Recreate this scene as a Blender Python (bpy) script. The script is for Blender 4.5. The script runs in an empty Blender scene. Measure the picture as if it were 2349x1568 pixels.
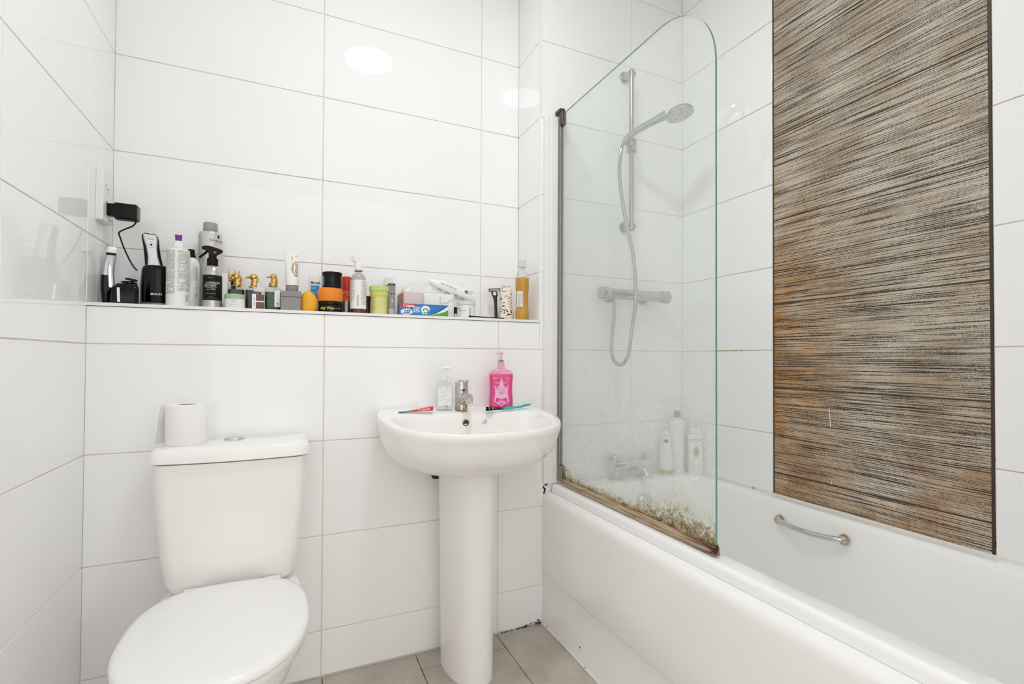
import bpy, bmesh, math, random
from mathutils import Vector, Matrix
random.seed(7)
S = bpy.context.scene
COL = S.collection
pi = math.pi

# ------------------------------------------------------------------ camera
CAM_LOC = Vector((0.5045, -1.685, 1.0195)); YAW, PITCH, ROLL = 0.4248, 0.0137, 0.0050
F_PX, SHIFT_PX = 1124.98, 21.32
fw0 = Vector((math.sin(YAW), math.cos(YAW), 0)); rt0 = Vector((math.cos(YAW), -math.sin(YAW), 0)); up0 = Vector((0, 0, 1))
fw = fw0*math.cos(PITCH) + up0*math.sin(PITCH); up1 = up0*math.cos(PITCH) - fw0*math.sin(PITCH)
rt = rt0*math.cos(ROLL) + up1*math.sin(ROLL); up = up1*math.cos(ROLL) - rt0*math.sin(ROLL)
cd = bpy.data.cameras.new('camera'); cam = bpy.data.objects.new('camera', cd); COL.objects.link(cam)
M = Matrix((rt, up, -fw)).transposed().to_4x4(); M.translation = CAM_LOC
cam.matrix_world = M
cd.sensor_width = 36; cd.lens = F_PX/2349*36; cd.shift_y = SHIFT_PX/2349; cd.clip_start = 0.02
S.camera = cam
# ------------------------------------------------------------------ world, exposure
w = bpy.data.worlds.new('world'); S.world = w; w.use_nodes = True
w.node_tree.nodes['Background'].inputs[0].default_value = (1.0, 0.985, 0.967, 1)
w.node_tree.nodes['Background'].inputs[1].default_value = 1.5
S.view_settings.view_transform = 'Standard'; S.view_settings.look = 'None'
S.view_settings.exposure = 0.03; S.view_settings.gamma = 1; S.view_settings.use_curve_mapping = False
LAMP_STRENGTH = 63.0
S.cycles.max_bounces = 16; S.cycles.diffuse_bounces = 10; S.cycles.glossy_bounces = 4; S.cycles.transparent_max_bounces = 16

# ------------------------------------------------------------------ materials
def lin(h):
    if isinstance(h, (tuple, list)): return tuple(h[:3]) + (1,)
    c = [int(h[i:i+2], 16)/255 for i in (0, 2, 4)]
    return tuple((v/12.92 if v <= .04045 else ((v+.055)/1.055)**2.4) for v in c) + (1,)
class NT:
    def __init__(s, name):
        s.m = bpy.data.materials.new(name); s.m.use_nodes = True
        s.t = s.m.node_tree; s.b = s.t.nodes['Principled BSDF']; s.o = s.t.nodes['Material Output']
    def n(s, typ, **kw):
        nd = s.t.nodes.new(typ)
        for k, v in kw.items():
            if k.startswith('i_'):
                key = k[2:]; key = int(key) if key.isdigit() else key.replace('_', ' ')
                nd.inputs[key].default_value = v
            else: setattr(nd, k, v)
        return nd
    def l(s, a, b): s.t.links.new(a, b)
    def math(s, op, a, b=None, c=None, clamp=False):
        nd = s.t.nodes.new('ShaderNodeMath'); nd.operation = op; nd.use_clamp = clamp
        for i, v in enumerate((a, b, c)):
            if v is None: continue
            if isinstance(v, (int, float)): nd.inputs[i].default_value = v
            else: s.l(v, nd.inputs[i])
        return nd.outputs[0]
    def mix(s, f, a, b):
        nd = s.t.nodes.new('ShaderNodeMix'); nd.data_type = 'RGBA'
        for i, v in ((0, f), (6, a), (7, b)):
            if isinstance(v, (int, float)): nd.inputs[i].default_value = v
            elif isinstance(v, (tuple, str)): nd.inputs[i].default_value = lin(v)
            else: s.l(v, nd.inputs[i])
        return nd.outputs[2]
    def ramp(s, f, lo, hi, a=0., b=1.):
        nd = s.t.nodes.new('ShaderNodeMapRange'); nd.clamp = True
        s.l(f, nd.inputs[0]); nd.inputs[1].default_value = lo; nd.inputs[2].default_value = hi
        nd.inputs[3].default_value = a; nd.inputs[4].default_value = b
        return nd.outputs[0]
    def noise(s, vec, scale, detail=3, rough=.5):
        nd = s.n('ShaderNodeTexNoise', i_Scale=scale, i_Detail=detail, i_Roughness=rough)
        if vec is not None: s.l(vec, nd.inputs['Vector'])
        return nd.outputs['Fac']
    def xyz(s, src=None, obj=False):
        if src is None: src = s.n('ShaderNodeTexCoord').outputs['Object'] if obj else s.n('ShaderNodeNewGeometry').outputs['Position']
        sp = s.n('ShaderNodeSeparateXYZ'); s.l(src, sp.inputs[0]); return sp.outputs
    def comb(s, x, y, z):
        c = s.n('ShaderNodeCombineXYZ')
        for i, v in enumerate((x, y, z)):
            if isinstance(v, (int, float)): c.inputs[i].default_value = v
            else: s.l(v, c.inputs[i])
        return c.outputs[0]
    def bump(s, h, strength, dist=.001):
        b = s.n('ShaderNodeBump', i_Strength=strength, i_Distance=dist); s.l(h, b.inputs['Height'])
        s.l(b.outputs[0], s.b.inputs['Normal'])
    def set(s, col=None, r=None, metal=None, **kw):
        if col is not None: s.b.inputs['Base Color'].default_value = lin(col)
        if r is not None: s.b.inputs['Roughness'].default_value = r
        if metal is not None: s.b.inputs['Metallic'].default_value = metal
        for k, v in kw.items(): s.b.inputs[k.replace('_', ' ')].default_value = v
        return s
def plain(name, col, r=.4, metal=0., var=.06, scale=60, **kw):
    k = NT(name).set(col, r, metal, **kw)
    g = k.n('ShaderNodeTexCoord').outputs['Object']
    nz = k.noise(g, scale, 3)
    c = lin(col); d = tuple(v*(1-var) for v in c[:3])
    k.l(k.mix(nz, c[:3], d), k.b.inputs['Base Color'])
    return k.m
MT = {}
def tile_mat(name, col, r=.025):
    k = NT(name).set(col, r, IOR=1.5)
    p = k.n('ShaderNodeNewGeometry').outputs['Position']
    k.l(k.mix(k.noise(p, 3.0, 2), col, tuple(v*.975 for v in lin(col)[:3])), k.b.inputs['Base Color'])
    k.bump(k.noise(p, 14, 2), .02, .002)
    return k.m
MT['tile'] = tile_mat('white_glazed_tile', 'F8F8F8')
def grout_mat(name, base, mould, dark):
    k = NT(name).set(base, .8)
    p = k.n('ShaderNodeNewGeometry').outputs['Position']
    big = k.noise(p, 5, 3); fine = k.noise(p, 160, 4, .7)
    tan = k.mix(k.ramp(big, .45, .7), base, dark)
    sp = k.math('MULTIPLY', k.ramp(fine, .56, .62), k.ramp(big, .62-.2*mould, .72-.2*mould))
    k.l(k.mix(sp, tan, '3A2A1C'), k.b.inputs['Base Color'])
    return k.m
MT['grout'] = grout_mat('cream_grout', 'E2DDD4', .0, 'D8CCB8')
MT['grout_wet'] = grout_mat('mouldy_grout', 'DCD2C4', .8, 'C4A378')
k = NT('paint_white').set('F8F7F5', .5); MT['paint'] = k.m
MT['ceramic'] = plain('white_vitreous_china', 'F6F4F1', .07, var=.015, scale=8)
MT['acrylic'] = plain('white_bath_acrylic', 'FAFAF9', .13, var=.015, scale=6)
MT['panel'] = plain('white_bath_panel', 'F8F7F5', .16, var=.02, scale=6)
MT['pvc'] = plain('white_pvc', 'F1F0EE', .25, var=.02)
MT['seatplastic'] = plain('white_seat_plastic', 'F3F2F0', .16, var=.01)
MT['chrome'] = plain('chrome', 'D8D8D8', .08, 1., var=.05)
MT['alu'] = plain('brushed_grey_metal', '9C9A96', .28, 1., var=.25, scale=30)
MT['black'] = plain('gloss_black_plastic', '060505', .12, var=.2, Specular_IOR_Level=.3)
MT['blackm'] = plain('matt_black_plastic', '080707', .45, var=.2, Specular_IOR_Level=.25)
MT['white'] = plain('white_plastic', 'EFEFEC', .3, var=.03)
MT['silver'] = plain('silver_plastic', 'C4C5C6', .25, .7, var=.1)
MT['grey'] = plain('grey_plastic', '8E8C8B', .4, var=.05)
MT['greybox'] = plain('grey_box_plastic', '918E8E', .5, var=.05)
MT['gold'] = plain('polished_gold', 'E6BE74', .1, 1., var=.2)
MT['ink'] = plain('black_ink', '141414', .5)
MT['inkw'] = plain('white_ink', 'F4F4F4', .5)
MT['inkgrey'] = plain('grey_ink', '5C5A58', .5)
MT['paper'] = plain('toilet_tissue', 'F4F3F1', .95, var=.03, scale=300)
# scaled chrome with limescale and rust
k = NT('limescaled_chrome').set('D0CFCC', .15, 1.)
g = k.n('ShaderNodeTexCoord').outputs['Object']; z = k.xyz(g)[2]
nz = k.noise(g, 90, 5, .7)
ls = k.ramp(nz, .45, .62)
rust = k.math('MULTIPLY', k.ramp(z, .004, .02, 1, 0), k.ramp(nz, .35, .6))
c1 = k.mix(ls, 'CFCFCD', 'B9B2AB'); k.l(k.mix(rust, c1, 'B58338'), k.b.inputs['Base Color'])
k.l(k.ramp(ls, 0, 1, .1, .5), k.b.inputs['Roughness']); k.l(k.ramp(ls, 0, 1, 1, .25), k.b.inputs['Metallic'])
MT['limechrome'] = k.m
# clear thin plastic / glass shells: no refraction, just tint and sheen
def clear(name, tint='FFFFFF', milk=0., gl=.55):
    k = NT(name); k.t.nodes.remove(k.b)
    tr = k.n('ShaderNodeBsdfTransparent', i_Color=lin(tint)); gs = k.n('ShaderNodeBsdfGlossy', i_Roughness=.05)
    df = k.n('ShaderNodeBsdfDiffuse', i_Color=lin('F5F5F5'))
    fr0 = k.n('ShaderNodeFresnel', i_IOR=1.45); bf = k.n('ShaderNodeNewGeometry').outputs['Backfacing']
    fr_o = k.math('MULTIPLY', fr0.outputs[0], k.math('SUBTRACT', 1., bf))
    m1 = k.n('ShaderNodeMixShader'); m1.inputs[0].default_value = milk; k.l(tr.outputs[0], m1.inputs[1]); k.l(df.outputs[0], m1.inputs[2])
    m2 = k.n('ShaderNodeMixShader'); k.l(k.math('MULTIPLY', fr_o, gl, clamp=True), m2.inputs[0])
    k.l(m1.outputs[0], m2.inputs[1]); k.l(gs.outputs[0], m2.inputs[2]); k.l(m2.outputs[0], k.o.inputs[0])
    return k.m
MT['clear'] = clear('clear_plastic', 'F8FAFA', .02)
MT['milky'] = clear('milky_plastic', 'FFFFFF', .45)
MT['clearpink'] = clear('clear_pink_plastic', 'FBD3DA', .25)
def print_mat(name, paper, ink, rows, dens, seed=0., thr=.47, r=.35, fill=.62):
    k = NT(name).set(paper, r)
    uv = k.xyz(k.n('ShaderNodeTexCoord').outputs['UV'])
    v = k.math('MULTIPLY', uv[1], rows); fr = k.math('FRACT', v); fl = k.math('FLOOR', v)
    band = k.math('MULTIPLY', k.math('GREATER_THAN', fr, .5-fill/2), k.math('LESS_THAN', fr, .5+fill/2))
    nz = k.noise(k.comb(k.math('MULTIPLY', uv[0], dens), k.math('MULTIPLY', fl, 7.31), k.math('ADD', k.math('MULTIPLY', fr, 1.2), seed)), 1., 2, .7)
    gap = k.noise(k.comb(k.math('MULTIPLY', uv[0], 2.2), k.math('MULTIPLY', fl, 3.77), seed+9), 1., 0)
    m = k.math('MULTIPLY', k.math('MULTIPLY', band, k.math('GREATER_THAN', nz, thr)), k.math('GREATER_THAN', gap, .36))
    mg = k.math('MULTIPLY', k.math('GREATER_THAN', uv[0], .06), k.math('LESS_THAN', uv[0], .94))
    k.l(k.mix(k.math('MULTIPLY', m, mg), paper, ink), k.b.inputs['Base Color'])
    return k.m
def bar_mat(name):
    k = NT(name).set('F2F2F0', .4)
    uv = k.xyz(k.n('ShaderNodeTexCoord').outputs['UV'])
    nz = k.noise(k.comb(k.math('MULTIPLY', uv[0], 16), 0, 0), 1., 3, .8)
    k.l(k.mix(k.math('GREATER_THAN', nz, .5), 'F2F2F0', '171717'), k.b.inputs['Base Color'])
    return k.m
MT['barcode'] = bar_mat('barcode_print')

# ------------------------------------------------------------------ mesh helpers
def mesh_obj(name, verts, faces, mat, parent=None, smooth=35, mats=None, fm=None, uvs=None):
    me = bpy.data.meshes.new(name); me.from_pydata([tuple(v) for v in verts], [], faces)
    me.validate(); me.update()
    bm = bmesh.new(); bm.from_mesh(me)
    if not uvs: bmesh.ops.recalc_face_normals(bm, faces=bm.faces)
    bm.to_mesh(me); bm.free()
    for m in (mats or [mat]): me.materials.append(m)
    if fm:
        for p, i in zip(me.polygons, fm): p.material_index = i
    if uvs:
        u = me.uv_layers.new(name='UVMap')
        for lp in me.loops: u.data[lp.index].uv = uvs[lp.vertex_index]
    if smooth:
        me.polygons.foreach_set('use_smooth', [True]*len(me.polygons)); me.set_sharp_from_angle(angle=math.radians(smooth))
    o = bpy.data.objects.new(name, me); COL.objects.link(o)
    if parent is not None: o.parent = parent
    return o
class B:
    """collects geometry for one mesh"""
    def __init__(s): s.v = []; s.f = []
    def add(s, v, f):
        o = len(s.v); s.v += [Vector(p) for p in v]; s.f += [tuple(i+o for i in q) for q in f]; return s
    def box(s, x0, x1, y0, y1, z0, z1):
        return s.add([(x, y, z) for z in (z0, z1) for y in (y0, y1) for x in (x0, x1)],
                     [(0, 2, 3, 1), (4, 5, 7, 6), (0, 1, 5, 4), (2, 6, 7, 3), (0, 4, 6, 2), (1, 3, 7, 5)])
    def loft(s, rings, c0=True, c1=True, closed=True):
        n = len(rings[0]); v = [p for r in rings for p in r]; f = []
        for i in range(len(rings)-1):
            for j in range(n if closed else n-1):
                a, b = i*n+j, i*n+(j+1) % n
                f.append((a, b, b+n, a+n))
        if c0: f.append(tuple(range(n-1, -1, -1)))
        if c1: f.append(tuple((len(rings)-1)*n+j for j in range(n)))
        return s.add(v, f)
    def lathe(s, prof, seg=32, sx=1., sy=1., c=(0, 0, 0)):
        rings = [[(c[0]+r*sx*math.cos(2*pi*j/seg), c[1]+r*sy*math.sin(2*pi*j/seg), c[2]+z) for j in range(seg)] for r, z in prof]
        return s.loft(rings)
    def tube(s, pts, rad, seg=10):
        pts = [Vector(p) for p in pts]; n = len(pts); rings = []; up = None
        for i, p in enumerate(pts):
            t = (pts[min(i+1, n-1)]-pts[max(i-1, 0)]).normalized()
            if up is None: up = Vector((0, 0, 1)) if abs(t.z) < .9 else Vector((1, 0, 0))
            a = t.cross(up).normalized(); up = a.cross(t).normalized()
            r = rad[i] if isinstance(rad, (list, tuple)) else rad
            rings.append([p + a*r*math.cos(2*pi*j/seg) + up*r*math.sin(2*pi*j/seg) for j in range(seg)])
        return s.loft(rings)
    def ell(s, c, r, seg=18, rot=None):
        R = rot or Matrix.Identity(3); c = Vector(c)
        rings = []
        for i in range(1, 10):
            a = pi*i/10
            rings.append([c + R @ Vector((r[0]*math.sin(a)*math.cos(2*pi*j/seg), r[1]*math.sin(a)*math.sin(2*pi*j/seg), r[2]*math.cos(a))) for j in range(seg)])
        return s.loft(rings)
    def cyl(s, a, b, r0, r1=None, seg=20):
        r1 = r0 if r1 is None else r1
        return s.tube([a, b], [r0, r1], seg)
    def obj(s, name, mat, parent=None, smooth=35, **kw): return mesh_obj(name, s.v, s.f, mat, parent, smooth, **kw)
def rrect(x0, x1, y0, y1, r, z, n=6):
    out = []
    for cx, cy, a0 in ((x1-r, y1-r, 0), (x0+r, y1-r, pi/2), (x0+r, y0+r, pi), (x1-r, y0+r, 1.5*pi)):
        for i in range(n+1):
            a = a0+pi/2*i/n; out.append(Vector((cx+r*math.cos(a), cy+r*math.sin(a), z)))
    return out
def bevel_box(x0, x1, y0, y1, z0, z1, r=.004, b=.002, n=4):
    return B().loft([rrect(x0+b, x1-b, y0+b, y1-b, max(r-b, .0003), z0, n), rrect(x0, x1, y0, y1, r, z0+b, n),
                     rrect(x0, x1, y0, y1, r, z1-b, n), rrect(x0+b, x1-b, y0+b, y1-b, max(r-b, .0003), z1, n)])
def spline(pts, sub=6):
    pts = [Vector(p) for p in pts]; out = []
    for i in range(len(pts)-1):
        p0, p1, p2, p3 = pts[max(i-1, 0)], pts[i], pts[i+1], pts[min(i+2, len(pts)-1)]
        for j in range(sub):
            t = j/sub
            out.append(.5*((2*p1)+(p2-p0)*t+(2*p0-5*p1+4*p2-p3)*t*t+(3*p1-p0-3*p2+p3)*t**3))
    out.append(pts[-1]); return out
def arc_patch(name, mat, parent, r, z0, z1, a0, a1, n=16, sx=1., sy=1.):
    v, u, f = [], [], []
    for i in range(n+1):
        a = math.radians(a0+(a1-a0)*i/n)
        for q, z in enumerate((z0, z1)): v.append((r*sx*math.sin(a), -r*sy*math.cos(a), z)); u.append((i/n, q))
    for i in range(n): f.append((2*i, 2*i+2, 2*i+3, 2*i+1))
    return mesh_obj(name, v, f, mat, parent, uvs=u)
def flat_patch(name, mat, parent, x0, x1, y, z0, z1, ):
    return mesh_obj(name, [(x0, y, z0), (x1, y, z0), (x1, y, z1), (x0, y, z1)], [(0, 1, 2, 3)], mat, parent, uvs=[(0, 0), (1, 0), (1, 1), (0, 1)])
def text_geo(s, size, shear=0., bold=0.):
    if s[0] == '~':      # print too small to read: rows of little strokes
        rg = random.Random(len(s)*31+int(size*1e5)); v, f = [], []; wd = size*.5; n = len(s)-1; x = -wd*n/2
        for ch in s[1:]:
            if ch != ' ':
                for q in range(rg.randint(1, 2)):
                    h = size*rg.choice((.5, .5, .7)); a = x+wd*(.1+.42*q); z0_ = -size*.25
                    for (p0, p1, q0, q1) in ((a, a+wd*.16, z0_, z0_+h), (a, a+wd*.4, z0_+h*rg.choice((.0, .45, .85)), 0)):
                        if q1 == 0: q1 = q0+size*.09
                        o_ = len(v); v += [(p0, q0, 0), (p1, q0, 0), (p1, q1, 0), (p0, q1, 0)]; f.append((o_, o_+1, o_+2, o_+3))
            x += wd
        return v, f
    cu = bpy.data.curves.new('t', 'FONT'); cu.body = s; cu.size = size; cu.align_x = 'CENTER'; cu.align_y = 'CENTER'; cu.shear = shear; cu.offset = bold; cu.resolution_u = 3
    o = bpy.data.objects.new('t', cu); COL.objects.link(o); bpy.context.view_layer.update()
    me = bpy.data.meshes.new_from_object(o.evaluated_get(bpy.context.evaluated_depsgraph_get()))
    v = [tuple(p.co) for p in me.vertices]; f = [tuple(p.vertices) for p in me.polygons]
    bpy.data.objects.remove(o); bpy.data.curves.remove(cu); bpy.data.meshes.remove(me)
    return v, f
def lettering(s, size, mat, parent, z, r=None, y=None, x=0., a=0., vert=False, shear=0., bold=0., sx=1.):
    """text on the -Y side: wrapped on radius r (turned by a degrees) or flat at depth y"""
    v, f = text_geo(s, size, shear, bold)
    out = []
    for p in v:
        px, pz = p[0]*sx, p[1]
        if vert: px, pz = pz, -px
        if r: t = (px/r)+math.radians(a); out.append((r*math.sin(t), -r*math.cos(t), z+pz))
        else: out.append((x+px, y, z+pz))
    return mesh_obj('lettering', out, f, mat, parent, smooth=0)
def thing(name, label, cat, loc, rotz=0., group=None):
    o = bpy.data.objects.new(name, None); COL.objects.link(o); o.empty_display_size = .05
    o.location = loc; o.rotation_euler = (0, 0, math.radians(rotz)); tag(o, label, cat, group); return o
def tag(o, label, cat, group=None):
    o['label'] = label; o['category'] = cat
    if group: o['group'] = group
    return o
def struct(o, label=None):
    o['kind'] = 'structure'
    if label: o['label'] = label
    return o

# ------------------------------------------------------------------ room shell
W, D, XR, ZC, YF = 2.1019, 0.202, 1.384, 2.75, -1.56
Z0, P = 1.0529, 0.302
ZS = 1.166                      # shelf top
G = .0016                       # half grout joint
R = .0022                       # grout recess behind tile faces
TT = .007                       # tile thickness
rows = [Z0+k*P for k in range(-3, 6)]
walls = {}
b = B(); b.box(-.12, W+.1, R, .4, -.05, ZS-.012); b.box(-.12, XR-R+.0, D+R, .4, ZS-.012, ZC); b.box(XR+R, W+.1, R, .4, ZS-.012, ZC)
wb = struct(b.obj('wall_back', MT['grout'], smooth=0), 'white tiled wall with a recessed ledge behind toilet and basin')
wl = struct(B().box(-.12, -R, YF-.1, .4, -.05, ZC).obj('wall_left', MT['grout'], smooth=0), 'white tiled side wall beside the toilet')
wr = struct(B().box(W+R, W+.12, YF-.1, .4, -.05, ZC).obj('wall_right', MT['grout_wet'], smooth=0), 'white tiled wall along the bath with brown feature strip')
# unseen wall with the camera's doorway, opening widened to let in more light
b = B(); b.box(-.12, .06, YF-.1, YF, -.05, ZC); b.box(1.36, W+.12, YF-.1, YF, -.05, ZC); b.box(.06, 1.36, YF-.1, YF, 2.20, ZC)
wf = struct(b.obj('wall_front', MT['tile'], smooth=0), 'white unseen wall with a doorway widened to let in more light')
b = B(); b.box(.06, .085, YF-.115, YF+.015, 0, 2.20); b.box(1.335, 1.36, YF-.115, YF+.015, 0, 2.20); b.box(.085, 1.335, YF-.115, YF+.015, 2.17, 2.20)
struct(b.obj('trim_3', MT['paint'], smooth=0), 'white painted door lining')
struct(B().box(-.12, W+.12, YF-.1, .4, ZC, ZC+.1).obj('ceiling', MT['paint'], smooth=0), 'white painted ceiling')
k = NT('grey_floor_grout').set('8A7F70', .85); p = k.n('ShaderNodeNewGeometry').outputs['Position']
k.l(k.mix(k.ramp(k.noise(p, 40, 4), .45, .6), 'A59880', '4A3C2C'), k.b.inputs['Base Color']); MT['fgrout'] = k.m
fl = struct(B().box(-.12, W+.12, YF-.1, .01, -.1, -.003).obj('floor', MT['fgrout'], smooth=0), 'grey tiled bathroom floor')
struct(B().box(-2.5, 3.5, YF-3.5, YF-.1, -.1, -.004).obj('floor.001', plain('hall_carpet', 'A89F93', .9), smooth=0), 'beige hall floor beyond the doorway')

TILE_MESH = {}
def tile_at(parent, o, u, v, nrm, uw, vh, mat, name='tile', bev=.0011, th=TT):
    """a tile with lower corner o, spanning u*uw, v*vh, facing nrm; top face lies in the plane through o"""
    key = (name, round(uw, 4), round(vh, 4), mat.name)
    if key not in TILE_MESH:
        x0, x1, y0, y1 = G-uw/2, uw/2-G, G-vh/2, vh/2-G
        ring = lambda i, z: [(x0+i, y0+i, z), (x1-i, y0+i, z), (x1-i, y1-i, z), (x0+i, y1-i, z)]
        t = B().loft([ring(0, -th), ring(0, -bev), ring(bev*.35, -bev*.3), ring(bev, 0)], c0=False)
        ob = t.obj(name, mat, None, smooth=8); TILE_MESH[key] = ob.data; bpy.data.objects.remove(ob)
    ob = bpy.data.objects.new(name, TILE_MESH[key]); COL.objects.link(ob)
    u, v, nrm = Vector(u), Vector(v), Vector(nrm)
    mm = Matrix((u, v, nrm)).transposed().to_4x4(); mm.translation = Vector(o)+u*(uw/2)+v*(vh/2)
    # tiny lippage so that joints read
    ob.parent = parent; ob.matrix_world = mm
    return ob
def grid(parent, org, u, v, nrm, us, vs, mat, **kw):
    u, v, org = Vector(u), Vector(v), Vector(org)
    for i in range(len(us)-1):
        for j in range(len(vs)-1):
            tile_at(parent, org+u*us[i]+v*vs[j], u, v, nrm, us[i+1]-us[i], vs[j+1]-vs[j], mat, **kw)
X, Y, Zv = (1, 0, 0), (0, 1, 0), (0, 0, 1)
T = MT['tile']
low = [0.004] + rows[:4]
grid(wb, (0, 0, 0), X, Zv, (0, -1, 0), [-G, .6040, 1.2125, 1.8207, W+G], low, T)
grid(wb, (0, 0, 0), X, Zv, (0, -1, 0), [-G, .6040, 1.2125, XR], [Z0, ZS-.009], T)
hi = rows[3:] + [ZC]
grid(wb, (0, 0, 0), X, Zv, (0, -1, 0), [XR, 1.8207, W+G], hi, T)
grid(wb, (0, D, 0), X, Zv, (0, -1, 0), [-G, .6055, 1.2144, XR+G], [ZS]+rows[4:]+[ZC], T)
grid(wb, (XR, D, 0), (0, -1, 0), Zv, (-1, 0, 0), [-G, D], [ZS]+rows[4:]+[ZC], T)
grid(wl, (0, 0, 0), Y, Zv, X, [-1.56, -1.045, -.4365, G], low, T)
grid(wl, (0, 0, 0), Y, Zv, X, [-1.56, -1.045, -.4365, 0], hi, T)
grid(wl, (0, 0, 0), Y, Zv, X, [0, D+G], [ZS]+rows[4:]+[ZC], T)
grid(wr, (W, 0, 0), (0, -1, 0), Zv, (-1, 0, 0), [-G, .4538], [.45]+rows[2:]+[ZC], T)
grid(wr, (W, 0, 0), (0, -1, 0), Zv, (-1, 0, 0), [1.0665, 1.56], [.45]+rows[2:]+[ZC], T)
# brown ribbed feature tiles
k = NT('brown_ribbed_tile').set('6B5A48', .32)
pp = k.xyz(); yy, zz = pp[1], pp[2]
l1 = k.noise(k.comb(3.1, k.math('MULTIPLY', yy, 3.0), k.math('MULTIPLY', zz, 300)), 1., 3, .75)
l2 = k.noise(k.comb(8.7, k.math('MULTIPLY', yy, 4.5), k.math('MULTIPLY', zz, 470)), 1., 2, .6)
l3 = k.noise(k.comb(1.7, k.math('MULTIPLY', yy, 320), k.math('MULTIPLY', zz, 620)), 1., 2, .6)
rib = k.math('ADD', k.math('MULTIPLY', l1, .27), k.math('ADD', k.math('MULTIPLY', l2, .50), k.math('ADD', k.math('MULTIPLY', l3, .23), k.math('MULTIPLY', k.math('SINE', k.math('MULTIPLY', zz, 1250.)), .022))))
pos = k.n('ShaderNodeNewGeometry').outputs['Position']
patch = k.noise(pos, 7, 4, .6)
lightc = k.mix(k.ramp(patch, .35, .65), 'D2C6B6', 'B3A18A')
cc = k.mix(k.ramp(rib, .445, .515), '140E0A', lightc)
# rust stains run from the wet side
so = k.math('MULTIPLY', k.math('MULTIPLY', k.ramp(yy, -.80, -.47), k.ramp(zz, 1.75, 1.25)), k.ramp(k.noise(k.comb(0, k.math('MULTIPLY', yy, 6), k.math('MULTIPLY', zz, 9)), 1., 4, .65), .30, .56))
so2 = k.math('MULTIPLY', k.ramp(zz, .95, .6), k.ramp(patch, .38, .62, 0, .6))
stain = k.math('MAXIMUM', so, so2)
st = k.n('ShaderNodeMix', data_type='RGBA', blend_type='MULTIPLY'); k.l(k.math('MULTIPLY', stain, .9), st.inputs[0]); k.l(cc, st.inputs[6]); st.inputs[7].default_value = lin((.95, .52, .13))
k.l(st.outputs[2], k.b.inputs['Base Color']); k.l(k.ramp(rib, .42, .56, .5, .24), k.b.inputs['Roughness'])
k.bump(rib, .55, .004); MT['brown'] = k.m
bz = [.45, .6136, .9165, 1.2205, 1.5215, 1.8265, 2.128, 2.430, ZC]
struct(B().box(W+.0016, W+.01, -1.0665, -.4538, .45, ZC).obj('feature_backing', plain('brown_grout', '5A4632', .85, var=.6, scale=9), wr, smooth=0))
grid(wr, (W+.001, 0, 0), (0, -1, 0), Zv, (-1, 0, 0), [.4555, 1.0615], bz, MT['brown'], name='feature_tile', bev=.0016)
struct(B().box(W-.0005, W+.006, -1.0662, -1.0620, .5, ZC).obj('trim_4', plain('dark_edge_trim', '4A3A2C', .5, var=.6, scale=20), wr, smooth=0))
struct(B().box(W-.0005, W+.006, -.4556, -.4534, .5, ZC).obj('trim_5', plain('stained_edge_trim', '8A6A48', .5, var=.6, scale=20), wr, smooth=0))
for pts_ in ([(-.656, .863), (-.6585, .83), (-.661, .800)], [(-.663, .626), (-.6635, .617)]):
    b = B(); b.tube([(W-.0003, y, z) for y, z in pts_], .0012, 6); b.obj('chip', MT['pvc'], wr)
# floor tiles
k = NT('grey_floor_tile').set('8F8B86', .45); p = k.n('ShaderNodeNewGeometry').outputs['Position']
n1 = k.noise(p, 9, 6, .65); n2 = k.noise(p, 90, 4, .7)
k.l(k.mix(k.ramp(n2, .35, .7), k.mix(k.ramp(n1, .35, .65), 'CBC4BB', 'ABA399'), 'BCB5AB'), k.b.inputs['Base Color']); k.bump(n2, .15, .001); MT['ftile'] = k.m
for i in range(5):
    x0 = .0055+.3005*i
    ys = [0.0, -.09, -.69, -1.29, -1.56] if i % 2 == 1 else [0.0, -.42, -1.02, -1.56]
    for a_, c_ in zip(ys[:-1], ys[1:]):
        tile_at(fl, (x0, c_, 0), X, Y, Zv, .3005, a_-c_, MT['ftile'], name='floor_tile')
# ledge and edge trims
o = struct(B().box(0, XR, -.003, D, ZS-.009, ZS).obj('trim_1', MT['pvc'], smooth=0), 'white ledge of the wall recess with a slim front edge')
o = struct(B().box(XR-.006, XR+.004, -.003, .006, ZS, ZC).obj('trim_2', MT['pvc'], smooth=0), 'white vertical corner trim at the recess edge')

# ------------------------------------------------------------------ ceiling light
t = thing('ceiling_light', 'round flush ceiling lamp with glowing white diffuser', 'light', (.900, -.795, ZC))
B().lathe([(.132, 0), (.140, -.004), (.140, -.030), (.137, -.033), (.131, -.033), (.131, -.028)], 48).obj('lamp_base', MT['white'], t)
k = NT('lamp_glow').set('FFFFFF', .4); k.b.inputs['Emission Color'].default_value = (.93, .97, 1, 1); k.b.inputs['Emission Strength'].default_value = LAMP_STRENGTH
B().lathe([(.130, -.027), (.1295, -.0295), (.10, -.0312), (.05, -.0318), (.002, -.032)], 48).obj('diffuser', k.m, t)

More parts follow.
